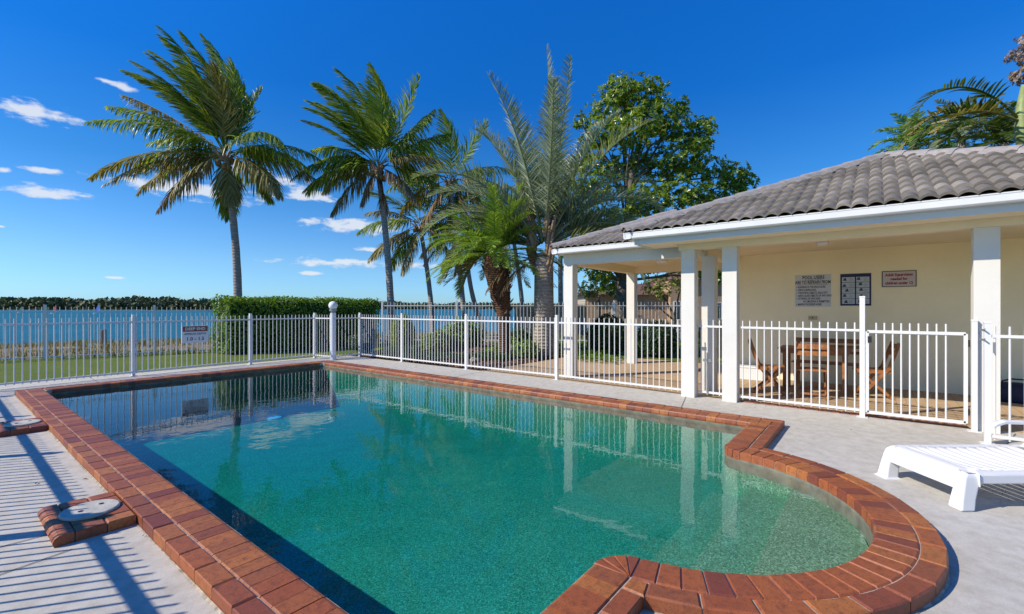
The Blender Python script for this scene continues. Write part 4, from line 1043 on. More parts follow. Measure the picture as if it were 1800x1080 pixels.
def coconut(label, base, top, bend, r0, r1, fronds, scale=1.0, seed=1, nuts=6, wind=Vector((0, 0, 0)), group='coconut palms along the waterfront', nl=92, lean=None):
    rnd = random.Random(seed)
    t_ = thing('coconut_palm', label, 'palm tree', base, group=group)
    pts = trunk_pts(base, top, bend); n = len(pts) - 1
    mb = MB(); mb.tube(pts, [(r0 * 1.5 if i == 0 else r0 + (r1 - r0) * i / n) * (1 + .05 * (i % 2)) for i in range(n + 1)], 12); part('trunk', mb, M['palm_bark'], t_, True)
    C = Vector(top)
    for (ang, dep, L, dr, kind, extra) in fronds:
        d = pdir(ang + rnd.uniform(-4, 4), dep + rnd.uniform(-.08, .08)); w = wind * extra
        mb = frond_mesh(C + d * .12 + Vector((0, 0, rnd.uniform(-.1, .15))), d, L * scale, dr, w, nl, (1.25 if 50 < ang < 140 else 1.2) * scale, .047, ldroop=.12 if 50 < ang < 140 else 1.6, lwind=1.25 if 50 < ang < 140 else .6, alpha=(34, 68) if 50 < ang < 140 else (25, 60), roll=rnd.uniform(-.5, .5), rnd=rnd)
        part('frond', mb, M[kind], t_)
    for i in range(9):       # old leaf bases
        a = i * 2.4; mb = MB(); d = Vector((math.cos(a) * .55, math.sin(a) * .55, .85)); p = C + Vector((math.cos(a) * r1, math.sin(a) * r1, -.25))
        mb.tube([p, p + d * .3 * scale, p + d * .5 * scale + Vector((math.cos(a), math.sin(a), 0)) * .1], [.06, .045, .02], 5); part('leaf_base', mb, M['boot'], t_)
    for i in range(nuts):
        a = i * 1.9 + seed; p = C + Vector((math.cos(a) * .26, math.sin(a) * .26, -.22 - .16 * (i % 3)))
        mb = MB(); mb.lathe([(.105 * math.sin(math.pi * (k + .05) / 8.1), -.13 * math.cos(math.pi * (k + .05) / 8.1)) for k in range(9)], 0, 0, 10)
        o = part('coconut', MB().add([(x + p.x, y + p.y, z + p.z) for x, y, z in mb.v], mb.f), M['coconut'], t_, True)
    return t_
WIND = -RT * .95 + Vector((0, 0, .05))
# the tall palm on the left
b1 = at(419, 18.6, -.06); t1 = at(396, 18.6, zat(272, 18.6))
FR1 = [(88, .1, 5.2, .08, 'coco', .9), (93, -.25, 5.0, .12, 'coco', 1.0), (98, .2, 4.9, .1, 'coco', 1.1), (82, .0, 4.7, .1, 'coco', 1.0), (102, -.1, 4.8, .15, 'coco', 1.1), (78, -.3, 4.4, .15, 'coco', .9),
       (106, .35, 4.5, .2, 'coco', 1.0), (76, .25, 4.1, .15, 'coco', .7), (84, -.45, 4.4, .2, 'coco', 1.0), (95, .45, 4.5, .2, 'coco', 1.0), (109, -.35, 4.4, .25, 'coco', 1.0), (87, .0, 4.1, .15, 'coco', .9), (98, -.5, 4.1, .2, 'coco', .9), (80, .5, 4.1, .2, 'coco', .8),
       (71, -.1, 3.5, .2, 'coco', .5), (67, .1, 3.0, .3, 'coco', .3), (114, .1, 4.2, .25, 'coco', .9), (91, -.1, 3.6, .1, 'coco', 1.2), (101, .1, 3.7, .1, 'coco', 1.3), (74, -.45, 3.1, .3, 'coco_old', .3), (117, -.3, 3.9, .35, 'coco', 1.0),
       (140, -.2, 4.6, .45, 'coco', .5), (128, .3, 4.4, .4, 'coco', .7), (120, -.1, 4.6, .35, 'coco', .8), (150, .4, 4.6, .6, 'coco', .3), (146, .1, 5.6, .22, 'coco_old', .1), (155, -.15, 4.9, .65, 'coco', .3), (163, .25, 4.7, .75, 'coco', .3), (170, -.3, 4.9, .85, 'coco_old', .3), (158, .5, 4.4, .9, 'coco', .3), (176, .15, 4.5, .8, 'coco_old', .2), (182, -.1, 4.6, .7, 'coco_old', .2),
       (205, .1, 3.8, .7, 'coco_dry', .1), (215, -.5, 2.6, 1.0, 'coco_old', 0), (265, .3, 2.4, .4, 'coco', 0),
       (22, .15, 3.9, .95, 'coco', -.2), (12, -.2, 3.9, .9, 'coco', -.2), (2, .3, 3.7, .85, 'coco_old', -.2), (28, -.45, 3.6, 1.2, 'coco', -.1), (-12, -.2, 3.2, 1.1, 'coco_old', 0), (-35, .1, 2.6, .8, 'coco', 0), (35, .6, 3.4, 1.2, 'coco', -.1), (-70, -.2, 2.0, .5, 'coco_old', 0)]
coconut('tallest leaning coconut palm behind the left end of the hedge', b1, t1, RT * .16, .17, .11, FR1, 1.0, 1, 7, WIND)
b2 = at(690, 20, -.06); t2 = at(664, 20, zat(292, 20))
FR2 = [(80, .1, 4.3, .15, 'coco', 1.0), (90, -.2, 4.2, .2, 'coco', 1.1), (70, .2, 4.1, .2, 'coco', .9), (62, -.1, 4.1, .2, 'coco', .4), (98, .3, 4.0, .3, 'coco', 1.0), (55, .35, 3.6, .25, 'coco', .3), (105, -.35, 3.8, .4, 'coco', .8),
       (84, .0, 3.8, .2, 'coco', .8), (76, -.3, 3.9, .2, 'coco', .7), (94, .1, 4.0, .25, 'coco', 1.0), (112, .1, 3.9, .3, 'coco', .9), (48, .0, 3.4, .3, 'coco', .1), (118, -.2, 3.7, .4, 'coco', .7), (144, .3, 3.6, .6, 'coco', .4), (172, .4, 3.3, 1.0, 'coco_old', .2), (138, .0, 3.6, .35, 'coco', .5), (126, -.4, 3.4, .5, 'coco', .5), (160, .2, 3.6, .9, 'coco', .2), (168, -.2, 3.7, 1.0, 'coco', .2), (178, .0, 3.4, 1.0, 'coco_old', .2), (150, .5, 3.4, 1.0, 'coco', .2), (190, -.4, 3.2, .9, 'coco', .1), (212, .1, 3.0, .7, 'coco_old', 0),
       (32, .1, 3.4, .35, 'coco', -.1), (18, -.2, 3.0, .8, 'coco_old', -.2), (5, .2, 2.9, .9, 'coco', -.1), (-20, -.3, 2.4, .9, 'coco_dry', 0), (-80, .1, 2.0, .4, 'coco_dry', 0), (-110, -.2, 1.8, .4, 'coco_dry', 0)]
coconut('coconut palm with orange husks between the hedge and the round lime shrub', b2, t2, RT * .10, .155, .11, FR2, 1.0, 2, 12, WIND)
b3 = at(762, 24, -.1); t3 = at(738, 24, zat(398, 24))
FR3 = [(70, .1, 3.4, .3, 'coco', .5), (90, -.2, 3.3, .3, 'coco', .7), (55, .2, 3.3, .35, 'coco', .2), (110, .2, 3.2, .4, 'coco', .6), (40, -.3, 3.0, .5, 'coco', 0), (130, -.2, 3.2, .7, 'coco', .4), (150, .1, 3.2, .8, 'coco_old', .3), (165, -.3, 3.2, 1.0, 'coco', .2),
       (190, .2, 3.3, .8, 'coco_old', .1), (208, -.1, 3.2, .6, 'coco_old', .1), (225, .3, 2.8, .5, 'coco', 0), (250, -.2, 2.6, .3, 'coco_old', 0), (20, .1, 3.0, .8, 'coco', -.1), (0, -.2, 2.8, .9, 'coco_old', 0), (-30, .2, 2.4, .7, 'coco', 0)]
coconut('smaller coconut palm leaning left behind the garden fence', b3, t3, RT * .10, .14, .10, FR3, 1.0, 3, 4, WIND, nl=72)
b4 = at(819, 23, -.1); t4 = at(790, 23, zat(318, 23))
FR4 = [(60, .1, 3.4, .3, 'coco', .2), (85, -.2, 3.2, .3, 'coco', .6), (110, .2, 3.2, .4, 'coco', .6), (135, -.2, 3.3, .7, 'coco', .4), (155, .2, 3.3, .8, 'coco_old', .3), (172, -.1, 3.2, 1.0, 'coco', .2), (195, .2, 2.9, .8, 'coco_old', 0), (240, -.2, 2.6, .3, 'coco_dry', 0), (270, .1, 2.4, .3, 'coco_dry', 0),
       (30, .1, 3.2, .7, 'coco', -.1), (8, -.2, 3.0, .9, 'coco_old', 0), (-25, .2, 2.6, .7, 'coco_old', 0), (-60, .2, 2.2, .3, 'coco_dry', 0)]
coconut('coconut palm with brown skirt of fronds left of the silver palm', b4, t4, RT * .05, .14, .10, FR4, 1.0, 4, 5, WIND, nl=72)
coconut('slim bowed coconut palm showing between the pygmy palm and its left neighbour', at(852, 25, -.1), at(822, 25, zat(400, 25)), -RT * .35, .14, .10, FR3[:12], .95, 5, 3, WIND, nl=64)
coconut('leaning palm trunk showing between pygmy palm and silver palm', at(922, 27, -.1), at(898, 27, zat(395, 27)), RT * .1, .14, .10, FR3[2:13], .95, 6, 3, WIND, nl=64)
coconut('straight palm whose trunk shows just left of the first pavilion column', at(986, 26, -.1), at(984, 26, zat(350, 26)), RT * .0, .15, .10, FR4[:10], .95, 7, 3, WIND, nl=64)

# silver palm in the garden bed
sb = at(956, 13.2, 0)
sp = thing('silver_palm', 'big silver grey palm with upright fronds beside the pavilion', 'palm tree', sb)
rnd = random.Random(11); ctop = Vector((sb.x, sb.y, zat(452, 13.2)))
mb = MB(); mb.tube([sb + Vector((0, 0, -.1)), sb + Vector((0, 0, .3)), sb + Vector((0, 0, 1.4)), ctop - Vector((0, 0, .3)), ctop + Vector((0, 0, .1))], [.36, .30, .285, .27, .22], 14); part('trunk', mb, M['silver_bark'], sp, True)
for i in range(26):
    a = i * 2.0944 + rnd.uniform(-.3, .3); r_ = .25; z0 = -.55 + i * .055
    d = Vector((math.cos(a) * .35, math.sin(a) * .35, 1)); p = ctop + Vector((math.cos(a) * .24, math.sin(a) * .24, z0)); mb = MB()
    mb.tube([p, p + d * .35, p + d * .75], [.075, .06, .03], 5); part('leaf_base', mb, M['boot'] if i % 3 else M['silver_bark'], sp)
SF = [(90, -.1, 5.3, .3), (84, .15, 5.0, .35), (98, .4, 4.7, .6), (114, .5, 4.5, .95), (128, .5, 4.5, 1.05), (141, .45, 4.3, 1.2), (156, .5, 4.0, 1.3), (134, .1, 4.5, 1.1), (148, .3, 4.3, 1.25), (60, .4, 4.4, 1.1), (44, .1, 4.4, 1.3), (36, .35, 4.2, 1.35), (54, .2, 4.6, 1.2), (68, .0, 4.7, .8), (106, .2, 4.8, .7), (88, .1, 5.2, .35), (80, -.2, 5.1, .4), (95, .25, 5.0, .4), (72, .2, 4.8, .55), (76, .5, 4.6, .5), (102, -.3, 4.8, .6), (64, -.3, 4.6, .8), (110, .1, 4.6, .6), (84, -.5, 4.4, .6),
      (118, .3, 4.4, 1.0), (122, -.2, 4.6, .95), (126, .1, 4.3, .85), (132, .3, 4.1, 1.1), (138, .2, 4.2, 1.3), (146, .2, 4.0, 1.35), (152, .45, 3.8, 1.4), (160, .3, 3.6, 1.3),
      (58, .1, 4.5, 1.0), (52, -.15, 4.4, 1.3), (46, .3, 4.2, 1.4), (40, -.1, 4.1, 1.4), (33, .15, 4.0, 1.35), (26, -.3, 3.7, 1.2), (48, .55, 4.0, 1.5), (66, .6, 4.2, 1.0), (100, .6, 4.2, 1.0), (125, .6, 3.8, 1.4)]
for i, (a, dep, L, dr) in enumerate(SF):
    d = pdir(a + rnd.uniform(-3, 3), dep); mb = frond_mesh(ctop + d * .25 + Vector((0, 0, .2)), d, L * (1.0 - .12 * abs(math.cos(rad(a))) ** .5), dr * (.85 + .95 * abs(math.cos(rad(a)))), -RT * .12, 110, .85, .026, ldroop=.22, alpha=(32, 52), vshape=.45, roll=rnd.uniform(-.3, .3), bare=.16, rr=.038, rnd=rnd)
    part('frond', mb, M['silver'], sp)
for i, (a, L) in enumerate(((18, 3.8), (200, 1.6), (-25, 1.4), (188, 1.9))):
    d = pdir(a, -.2); mb = frond_mesh(ctop + d * .2, d, L, 1.2, Vector((0, 0, 0)), 40, .6, .03, ldroop=.9, alpha=(30, 55), rr=.03, rnd=rnd); part('frond', mb, M['coco_dry'], sp)

# pygmy date palm
db_ = at(886, 13.2, 0); dtop = at(866, 13.2, zat(448, 13.2))
dp = thing('pygmy_date_palm', 'short bright green palm with thick shaggy brown trunk', 'palm tree', db_)
mb = MB(); pts = trunk_pts(db_ + Vector((0, 0, -.1)), dtop, RT * .12, 12); mb.tube(pts, [.17, .16, .16, .165, .17, .19, .22, .26, .30, .33, .35, .34, .22], 12); part('trunk', mb, M['shag'], dp, True)
for i in range(70):
    f = .35 + .62 * rnd.random(); k = int(f * 12); p = pts[k].lerp(pts[min(k + 1, 12)], f * 12 - k); a = rnd.uniform(0, 6.28); rr_ = (.16 + .2 * max(0, f - .35) / .6)
    d = Vector((math.cos(a), math.sin(a), .55)).normalized(); q = p + Vector((math.cos(a), math.sin(a), 0)) * rr_ * .85; mb = MB()
    mb.tube([q, q + d * .10, q + d * .17 + Vector((0, 0, .05))], [.04, .03, .008], 4); part('leaf_stub', mb, M['boot'] if rnd.random() < .35 else M['shag'], dp)
for i in range(60):
    ang = rnd.uniform(0, 2 * math.pi); elv = rad(78 - 98 * (i / 60) ** 1.0); d = Vector((math.cos(ang) * math.cos(elv), math.sin(ang) * math.cos(elv), math.sin(elv)))
    mb = frond_mesh(dtop + d * .1, d, rnd.uniform(1.75, 2.15), 1.1 if elv > 0 else .5, -RT * .15, 64, .44, .017, ldroop=.22, alpha=(32, 58), vshape=.15, bare=.12, rr=.016, rnd=rnd)
    part('frond', mb, M['date'] if i < 54 else M['coco_old'], dp)

# leafy solids -----------------------------------------------------
def leaf(mb, p, nrm, up, l, w):
    """one bent leaf at p"""
    s_ = nrm.cross(up); s_ = s_.normalized() if s_.length > 1e-3 else Vector((1, 0, 0))
    m_ = p + up * l * .5 + nrm * l * .06; e = p + up * l - nrm * l * .10; b = len(mb.v)
    mb.v += [tuple(p), tuple(m_ + s_ * w * .5), tuple(e), tuple(m_ - s_ * w * .5)]; mb.f.append((b, b + 1, b + 2, b + 3))
def rosette(mb, p, d, k, l, w, rnd):
    d = d.normalized(); t_ = d.orthogonal().normalized(); b_ = d.cross(t_)
    for i in range(k):
        a = 6.283 * i / k + rnd.uniform(-.4, .4); o_ = t_ * math.cos(a) + b_ * math.sin(a); up = (o_ + d * rnd.uniform(.05, .9)).normalized()
        leaf(mb, p, (d - up * d.dot(up)).normalized() if abs(d.dot(up)) < .99 else o_, up, l * rnd.uniform(.7, 1.15), w)
def rvec(rnd):
    while True:
        v_ = Vector((rnd.uniform(-1, 1), rnd.uniform(-1, 1), rnd.uniform(-1, 1)))
        if .05 < v_.length < 1: return v_.normalized()
def crown_clumps(clumps, dens, k, l, w, rnd):
    mb = MB()
    for (c, r) in clumps:
        c = Vector(c); n_ = int(dens * r * r)
        for i in range(n_):
            v_ = rvec(rnd); v_.z = v_.z * .85 + .1; rr = r * rnd.uniform(.55, 1.08) * (1 + .18 * math.sin(v_.x * 5 + c.x) * math.sin(v_.y * 4 + c.y))
            p = c + Vector((v_.x, v_.y, v_.z * .8)) * rr; d = (v_ + Vector((0, 0, .5)) + rvec(rnd) * .5)
            rosette(mb, p, d, k, l, w, rnd)
    return mb
rnd = random.Random(21)
tbp = at(1092, 20, -.06)
tr = thing('broadleaf_tree', 'large broad leaved tree with glossy clustered leaves behind the pavilions', 'tree', tbp)
def tp(px, py, d): q = at(px, d); return Vector((q.x, q.y, zat(py, d)))
CL = [(tp(1095, 165, 20), 1.0), (tp(1075, 200, 20.5), 1.05), (tp(1130, 180, 20), 1.0), (tp(1150, 215, 19.5), 1.1), (tp(1060, 240, 20), .95), (tp(1110, 235, 19), 1.1), (tp(1185, 225, 20), .9), (tp(1225, 245, 20), .85), (tp(1235, 225, 20.5), .6),
      (tp(1200, 280, 19.3), 1.1), (tp(1160, 290, 20.5), 1.1), (tp(1240, 300, 20), .85), (tp(1285, 310, 20), .75), (tp(1310, 320, 20.3), .55), (tp(1250, 345, 19.5), .9), (tp(1200, 345, 19), 1.0), (tp(1290, 345, 20), .7), (tp(1140, 350, 19.5), 1.0),
      (tp(1040, 290, 20.5), .8), (tp(1030, 370, 19.5), .8), (tp(1060, 385, 19), .8), (tp(1020, 410, 19.5), .7), (tp(1080, 420, 19.5), .9), (tp(1140, 410, 20.5), .9), (tp(1190, 400, 20), .9), (tp(1020, 460, 19), .55), (tp(1050, 475, 19.5), .7), (tp(1070, 500, 20.5), .5),
      (tp(1100, 460, 20.5), .7), (tp(1140, 470, 21), .6), (tp(1225, 470, 20), .7), (tp(1260, 485, 20), .6), (tp(1195, 185, 20.2), .45), (tp(1020, 215, 20), .4), (tp(1150, 150, 20), .5), (tp(1090, 130+30, 20.5), .7), (tp(1230, 395, 20), .9), (tp(1270, 380, 20.3), .8), (tp(1180, 430, 20.3), .9), (tp(1110, 385, 20), .9), (tp(1060, 330, 20), .9), (tp(1100, 290, 20.5), 1.0), (tp(1045, 250, 20), .6), (tp(1020, 330, 20), .7), (tp(1310, 350, 20.3), .55), (tp(1000, 440, 20), .6), (tp(1080, 450, 20.3), .7), (tp(1130, 440, 20), .8), (tp(1240, 430, 20), .7)]
mb = MB(); fork = tbp + Vector((0, 0, 2.6)); mb.tube([tbp, tbp + Vector((0, 0, 1.2)), fork], [.30, .24, .22], 10)
hub = tp(1110, 300, 20); mb.tube([fork, fork.lerp(hub, .5) + RT * .1, hub], [.21, .16, .11], 8)
part('trunk', mb, M['bark'], tr, True)
mb = MB()
for (c, r) in CL:
    s_ = fork if c.z < hub.z - 1 else fork.lerp(hub, rnd.uniform(.45, 1)); m_ = s_.lerp(c, .5) + rvec(rnd) * .25
    mb.tube([s_, m_, c], [.07, .045, .015], 5, False)
    for q in range(4): mb.tube([m_.lerp(c, rnd.uniform(.3, 1)), c + rvec(rnd) * r * .85], [.02, .006], 4, False)
part('branches', mb, M['bark'], tr, True)
part('crown', crown_clumps(CL, 125, 8, .205, .078, rnd), M['tree_leaf'], tr)

# hedge
def leafy_box(x0, y0, z0, x1, y1, z1, dens, l, w, rnd, mb):
    faces = [((x0, y0), (x1, y0), (0, -1, 0)), ((x0, y1), (x0, y0), (-1, 0, 0)), ((x1, y0), (x1, y1), (1, 0, 0)), ((x0, y1), (x1, y1), (0, 1, 0))]
    for (a, b, nn) in faces:
        a = Vector(a); b = Vector(b); A = (b - a).length * (z1 - z0); nn = Vector(nn)
        for i in range(int(A * dens)):
            q = a.lerp(b, rnd.random()); z = z0 + (z1 - z0) * rnd.random(); bump = .09 * math.sin(q.x * 2.3 + z * 3) * math.sin(q.y * 2.7 + z * 2.1)
            p = Vector((q.x, q.y, z)) + nn * (bump + rnd.uniform(-.10, .05)); n2 = (nn + rvec(rnd) * .7).normalized(); up = (Vector((0, 0, .6)) + rvec(rnd) + nn * .5); up = (up - n2 * up.dot(n2)).normalized()
            leaf(mb, p, n2, up, l * rnd.uniform(.7, 1.2), w)
    for i in range(int((x1 - x0) * (y1 - y0) * dens)):
        x = rnd.uniform(x0, x1); y = rnd.uniform(y0, y1); p = Vector((x, y, z1 + .06 * math.sin(x * 3.1) * math.sin(y * 2.2) + rnd.uniform(-.08, .07))); n2 = (Vector((0, 0, 1)) + rvec(rnd) * .8).normalized(); up = rvec(rnd) + Vector((0, 0, .5)); up = (up - n2 * up.dot(n2)).normalized()
        leaf(mb, p, n2, up, l * rnd.uniform(.7, 1.3), w)
hd = thing('hedge', 'clipped green box hedge behind the far corner of the pool', 'hedge', (5.4, 15.5, -.06))
mb = MB(); leafy_box(5.55, 15.4, .0, 11.0, 16.5, 1.66, 520, .085, .05, rnd, mb); part('foliage', mb, M['hedge_leaf'], hd)
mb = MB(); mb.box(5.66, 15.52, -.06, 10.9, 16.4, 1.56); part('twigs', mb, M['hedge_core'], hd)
def shrub(label, c, rx, ry, rz, mat, dens=420, l=.08, w=.045, name='shrub', group=None, lobes=.10):
    s_ = thing(name, label, 'shrub', (c[0], c[1], c[2]), group=group); mb = MB(); k = int(dens * 2 * math.pi * max(rx, rz) * (rx + rz))
    ph = rnd.uniform(0, 6)
    for i in range(k):
        v_ = rvec(rnd)
        if v_.z < -.55: continue
        sc = 1 + lobes * math.sin(v_.x * 5 + ph) * math.sin(v_.y * 5 + ph * 2) * math.cos(v_.z * 4) + rnd.uniform(-.10, .04)
        p = Vector((c[0] + v_.x * rx * sc, c[1] + v_.y * ry * sc, c[2] + rz * .62 + v_.z * rz * sc)); n2 = (v_ + rvec(rnd) * .7).normalized(); up = Vector((0, 0, .6)) + rvec(rnd) + v_ * .4; up = (up - n2 * up.dot(n2)).normalized()
        leaf(mb, p, n2, up, l * rnd.uniform(.7, 1.25), w)
    part('foliage', mb, mat, s_)
    mb = MB(); mb.lathe([(.84 * rx * math.sin(math.pi * (i + .3) / 8.6), c[2] + rz * .62 - .84 * rz * math.cos(math.pi * (i + .3) / 8.6)) for i in range(9)], c[0], c[1], 12); part('twigs', mb, M['hedge_core'], s_, True)
    return s_
shrub('round clipped lime green shrub at the right end of the hedge', at(708, 15.4, -.02), .42, .42, .72, M['lime_leaf'], 900, .05, .03)
shrub('dark round shrub left of the middle pavilion column', at(1068, 13.9, 0), .62, .62, .72, M['dark_leaf'], 620, .08, .045)
shrub('dark round shrub right of the middle pavilion column', at(1155, 13.6, 0), .62, .6, .60, M['dark_leaf'], 620, .08, .045)
shrub('loose green shrub between the lime shrub and the pygmy palm', at(812, 15.6, 0), .75, .7, .62, M['hedge_leaf'], 420, .08, .045, lobes=.2)
shrub('sunlit yellow green shrub in the bed between two garden fence posts', at(770, 14.6, 0), .55, .5, .40, M['lime_leaf'], 420, .08, .045, lobes=.2)
shrub('feathery green shrub in the bed right of the pygmy palm trunk', at(925, 12.6, 0), .40, .4, .30, M['hedge_leaf'], 420, .08, .04, lobes=.25)
shrub('low dull green shrub at the foot of the hedge behind the lamp', at(640, 15.2, 0), .5, .4, .38, M['dark_leaf'], 420, .07, .04, lobes=.2)
shrub('mid green shrub close to the left of the silver palm', at(915, 15.2, 0), .5, .5, .42, M['hedge_leaf'], 420, .08, .045, lobes=.2)
shrub('small green shrub behind the narrow fence panel between columns', at(1255, 13.5, 0), .5, .5, .6, M['dark_leaf'], 420, .08, .045, lobes=.2)
# pale tree and low dark trees behind
pt = at(1185, 23, -.06); t_ = thing('pale_tree', 'small yellow green tree in front of the brick house', 'tree', pt)
mb = MB(); mb.tube([pt, pt + Vector((.05, 0, 1.0)), tp(1165, 520, 23)], [.10, .08, .05], 7); mb.tube([pt + Vector((.05, 0, 1.0)), tp(1195, 510, 23)], [.07, .03], 6); mb.tube([pt + Vector((0, 0, .8)), tp(1140, 525, 23)], [.05, .02], 6); part('trunk', mb, M['bark'], t_, True)
part('crown', crown_clumps([(tp(1150, 500, 23), .6), (tp(1178, 492, 23), .65), (tp(1165, 512, 22.6), .6), (tp(1195, 505, 23.2), .5), (tp(1140, 512, 23), .4)], 150, 7, .13, .06, rnd), M['light_leaf'], t_)
dt = at(1052, 34, -.06); t_ = thing('dark_tree', 'dark tree crown above the far brick house', 'tree', dt)
mb = MB(); mb.tube([dt, tp(1052, 520, 34)], [.2, .12], 7); part('trunk', mb, M['bark'], t_, True)
part('crown', crown_clumps([(tp(1040, 508, 34), 1.0), (tp(1062, 505, 34), 1.1), (tp(1082, 512, 34), .9), (tp(1030, 516, 34), .7)], 60, 7, .22, .09, rnd), M['dark_leaf'], t_)

# palms and blossom behind the near roof
kp = at(1812, 10.5, -.06); kt = at(1797, 10.5, zat(208, 10.5))
q = thing('feather_palm', 'smooth stemmed palm with arching broad fronds behind the roof at right', 'palm tree', kp)
mb = MB(); mb.tube([kp, at(1806, 10.5, 3.0), at(1800, 10.5, zat(262, 10.5))], [.16, .13, .11], 12); part('trunk', mb, M['palm_bark'], q, True)
mb = MB(); mb.tube([at(1800, 10.5, zat(262, 10.5)), at(1797, 10.5, zat(225, 10.5)), at(1796, 10.5, zat(190, 10.5)), at(1800, 10.5, zat(150, 10.5))], [.115, .13, .10, .05], 12); part('crownshaft', mb, simple('crownshaft', (.26, .31, .11), .5, .25, 5, 20, .1), q, True)
for (a, dep, L, dr, mt) in ((132, .0, 3.4, 2.5, 'fan'), (140, .25, 3.0, 2.5, 'coco_old'), (160, -.1, 2.4, 1.2, 'coco_old'), (150, .1, 2.7, 1.9, 'fan'), (70, -.2, 1.6, 1.2, 'fan'), (45, .2, 2.5, 1.8, 'fan'), (100, .9, 2.2, 2.6, 'fan'), (20, .1, 2.4, 1.2, 'fan'), (60, -.9, 2.0, 2.2, 'fan')):
    d = pdir(a, dep); mb = frond_mesh(Vector(kt) + d * .1 + Vector((0, 0, -.1)), d, L, dr, Vector((0, 0, 0)), 40, .52, .05, ldroop=.25, alpha=(22, 50), vshape=.3, rr=.03, rnd=rnd, bare=.2); part('frond', mb, M[mt], q)
for (px, d, py, lab, sc) in ((1605, 19, 262, 'green palm top peeping over the roof ridge, leftmost of three', 1.0), (1690, 18, 250, 'pale green palm top peeping over the roof ridge, middle of three', 1.15), (1765, 17, 258, 'leafy palm top peeping over the roof ridge, rightmost of three', 1.1)):
    bp = at(px, d, -.06); tpt = at(px, d, zat(py - 6, d)); q = thing('garden_palm', lab, 'palm tree', bp, group='palms behind the near pavilion')
    mb = MB(); mb.tube([bp, tpt], [.16, .12], 9); part('trunk', mb, M['palm_bark'], q, True)
    for i in range(24):
        ang = i * 2.4; elv = rad(75 - 75 * i / 24); dd = Vector((math.cos(ang) * math.cos(elv), math.sin(ang) * math.cos(elv), math.sin(elv)))
        mb = frond_mesh(tpt, dd, 1.7 * sc, 1.3, -RT * .1, 40, .48, .04, ldroop=.3, alpha=(25, 50), vshape=.2, rr=.015, rnd=rnd); part('frond', mb, M['date' if px < 1650 else ('silver' if px < 1700 else 'fan')], q)
bp = at(1845, 13.5, -.06); q = thing('blossom_tree', 'tree with faded pinkish blossom at the top right corner', 'tree', bp)
mb = MB(); mb.tube([bp, at(1840, 13.5, 4), tp(1830, 150, 13.5)], [.18, .13, .07], 8); mb.tube([at(1840, 13.5, 4.5), tp(1800, 105, 13.5)], [.06, .02], 6); part('trunk', mb, M['bark'], q, True)
part('crown', crown_clumps([(tp(1806, 95, 13.5), .42), (tp(1815, 125, 13.3), .45), (tp(1840, 80, 13.6), .6), (tp(1860, 120, 13.5), .7), (tp(1800, 135, 13.5), .28), (tp(1812, 68, 13.5), .3)], 420, 6, .10, .055, rnd), M['pink_leaf'], q)

# garden bed: mulch, ground cover, rocks, paving edge
bed = MB(); NX, NY = 30, 30
for i in range(NX + 1):
    for j in range(NY + 1):
        x = 7.56 + 6.0 * i / NX; y = 6.805 + 5.6 * j / NY
        e = min(i, NX - i, j, NY - j) / 4; bed.v.append((x, y, -.05 + min(1, e) * (.07 + .05 * math.sin(x * 2.1) * math.sin(y * 1.7)) + random.uniform(-.012, .012)))
for i in range(NX):
    for j in range(NY): a = i * (NY + 1) + j; bed.f.append((a, a + NY + 1, a + NY + 2, a + 1))
struct('garden_bed', bed, M['mulch'])
mb = MB(); rn2 = random.Random(5)
for i in range(5200):       # bark chips
    x = rn2.uniform(7.6, 13.4); y = rn2.uniform(6.85, 12.3); z = .03 + .05 * math.sin(x * 2.1) * math.sin(y * 1.7); a = rn2.uniform(0, 6.28); l = rn2.uniform(.03, .08)
    d = Vector((math.cos(a), math.sin(a), rn2.uniform(-.3, .3))) * l; s_ = Vector((-math.sin(a), math.cos(a), rn2.uniform(-.4, .4))) * l * .3; p = Vector((x, y, z + rn2.uniform(0, .02))); b = len(mb.v)
    mb.v += [tuple(p - d - s_), tuple(p + d - s_), tuple(p + d * .8 + s_), tuple(p - d * .9 + s_)]; mb.f.append((b, b + 1, b + 2, b + 3))
o = link('bark_chips', mb.mesh('bark_chips', simple('bark_chip', (.20, .11, .065), .9, .5, 3, 40, .4)), kind='stuff')
mb = MB()
for i in range(2600):       # ground cover
    t0 = rn2.random()
    x = rn2.uniform(7.62, 9.9); y = rn2.uniform(7.4, 12.2)
    if math.sin(x * 1.3 + 1) * math.sin(y * 1.1) < -.15: continue
    rosette(mb, Vector((x, y, .06 + rn2.uniform(0, .07))), Vector((rn2.uniform(-.3, .3), rn2.uniform(-.3, .3), 1)), 5, .07, .035, rn2)
o = link('ground_cover', mb.mesh('ground_cover', M['dark_leaf']), kind='stuff')
mb = MB()
for i in range(2600):
    x = rn2.uniform(10.2, 15.5); y = rn2.uniform(5.0, 9.6)
    if math.sin(x * 1.7) * math.sin(y * 1.9 + 1) < -.1: continue
    rosette(mb, Vector((x, y, .03 + rn2.uniform(0, .12))), Vector((rn2.uniform(-.3, .3), rn2.uniform(-.3, .3), 1)), 5, .09, .04, rn2)
o = link('ground_cover', mb.mesh('ground_cover', M['hedge_leaf']), kind='stuff')
def rock(label, c, r, sd_):
    bm = bmesh.new(); bmesh.ops.create_icosphere(bm, subdivisions=2, radius=r); rr = random.Random(sd_)
    for v_ in bm.verts: v_.co *= 1 + .22 * math.sin(v_.co.x * 9 / r * .3 + sd_) * math.sin(v_.co.y * 7 / r * .3) + rr.uniform(-.08, .08); v_.co.z *= .62
    me = bpy.data.meshes.new('garden_rock'); bm.to_mesh(me); bm.free(); me.materials.append(M['rock']); o = link('garden_rock', me, loc=c); tag(o, label, 'rock', 'rocks in the garden bed')
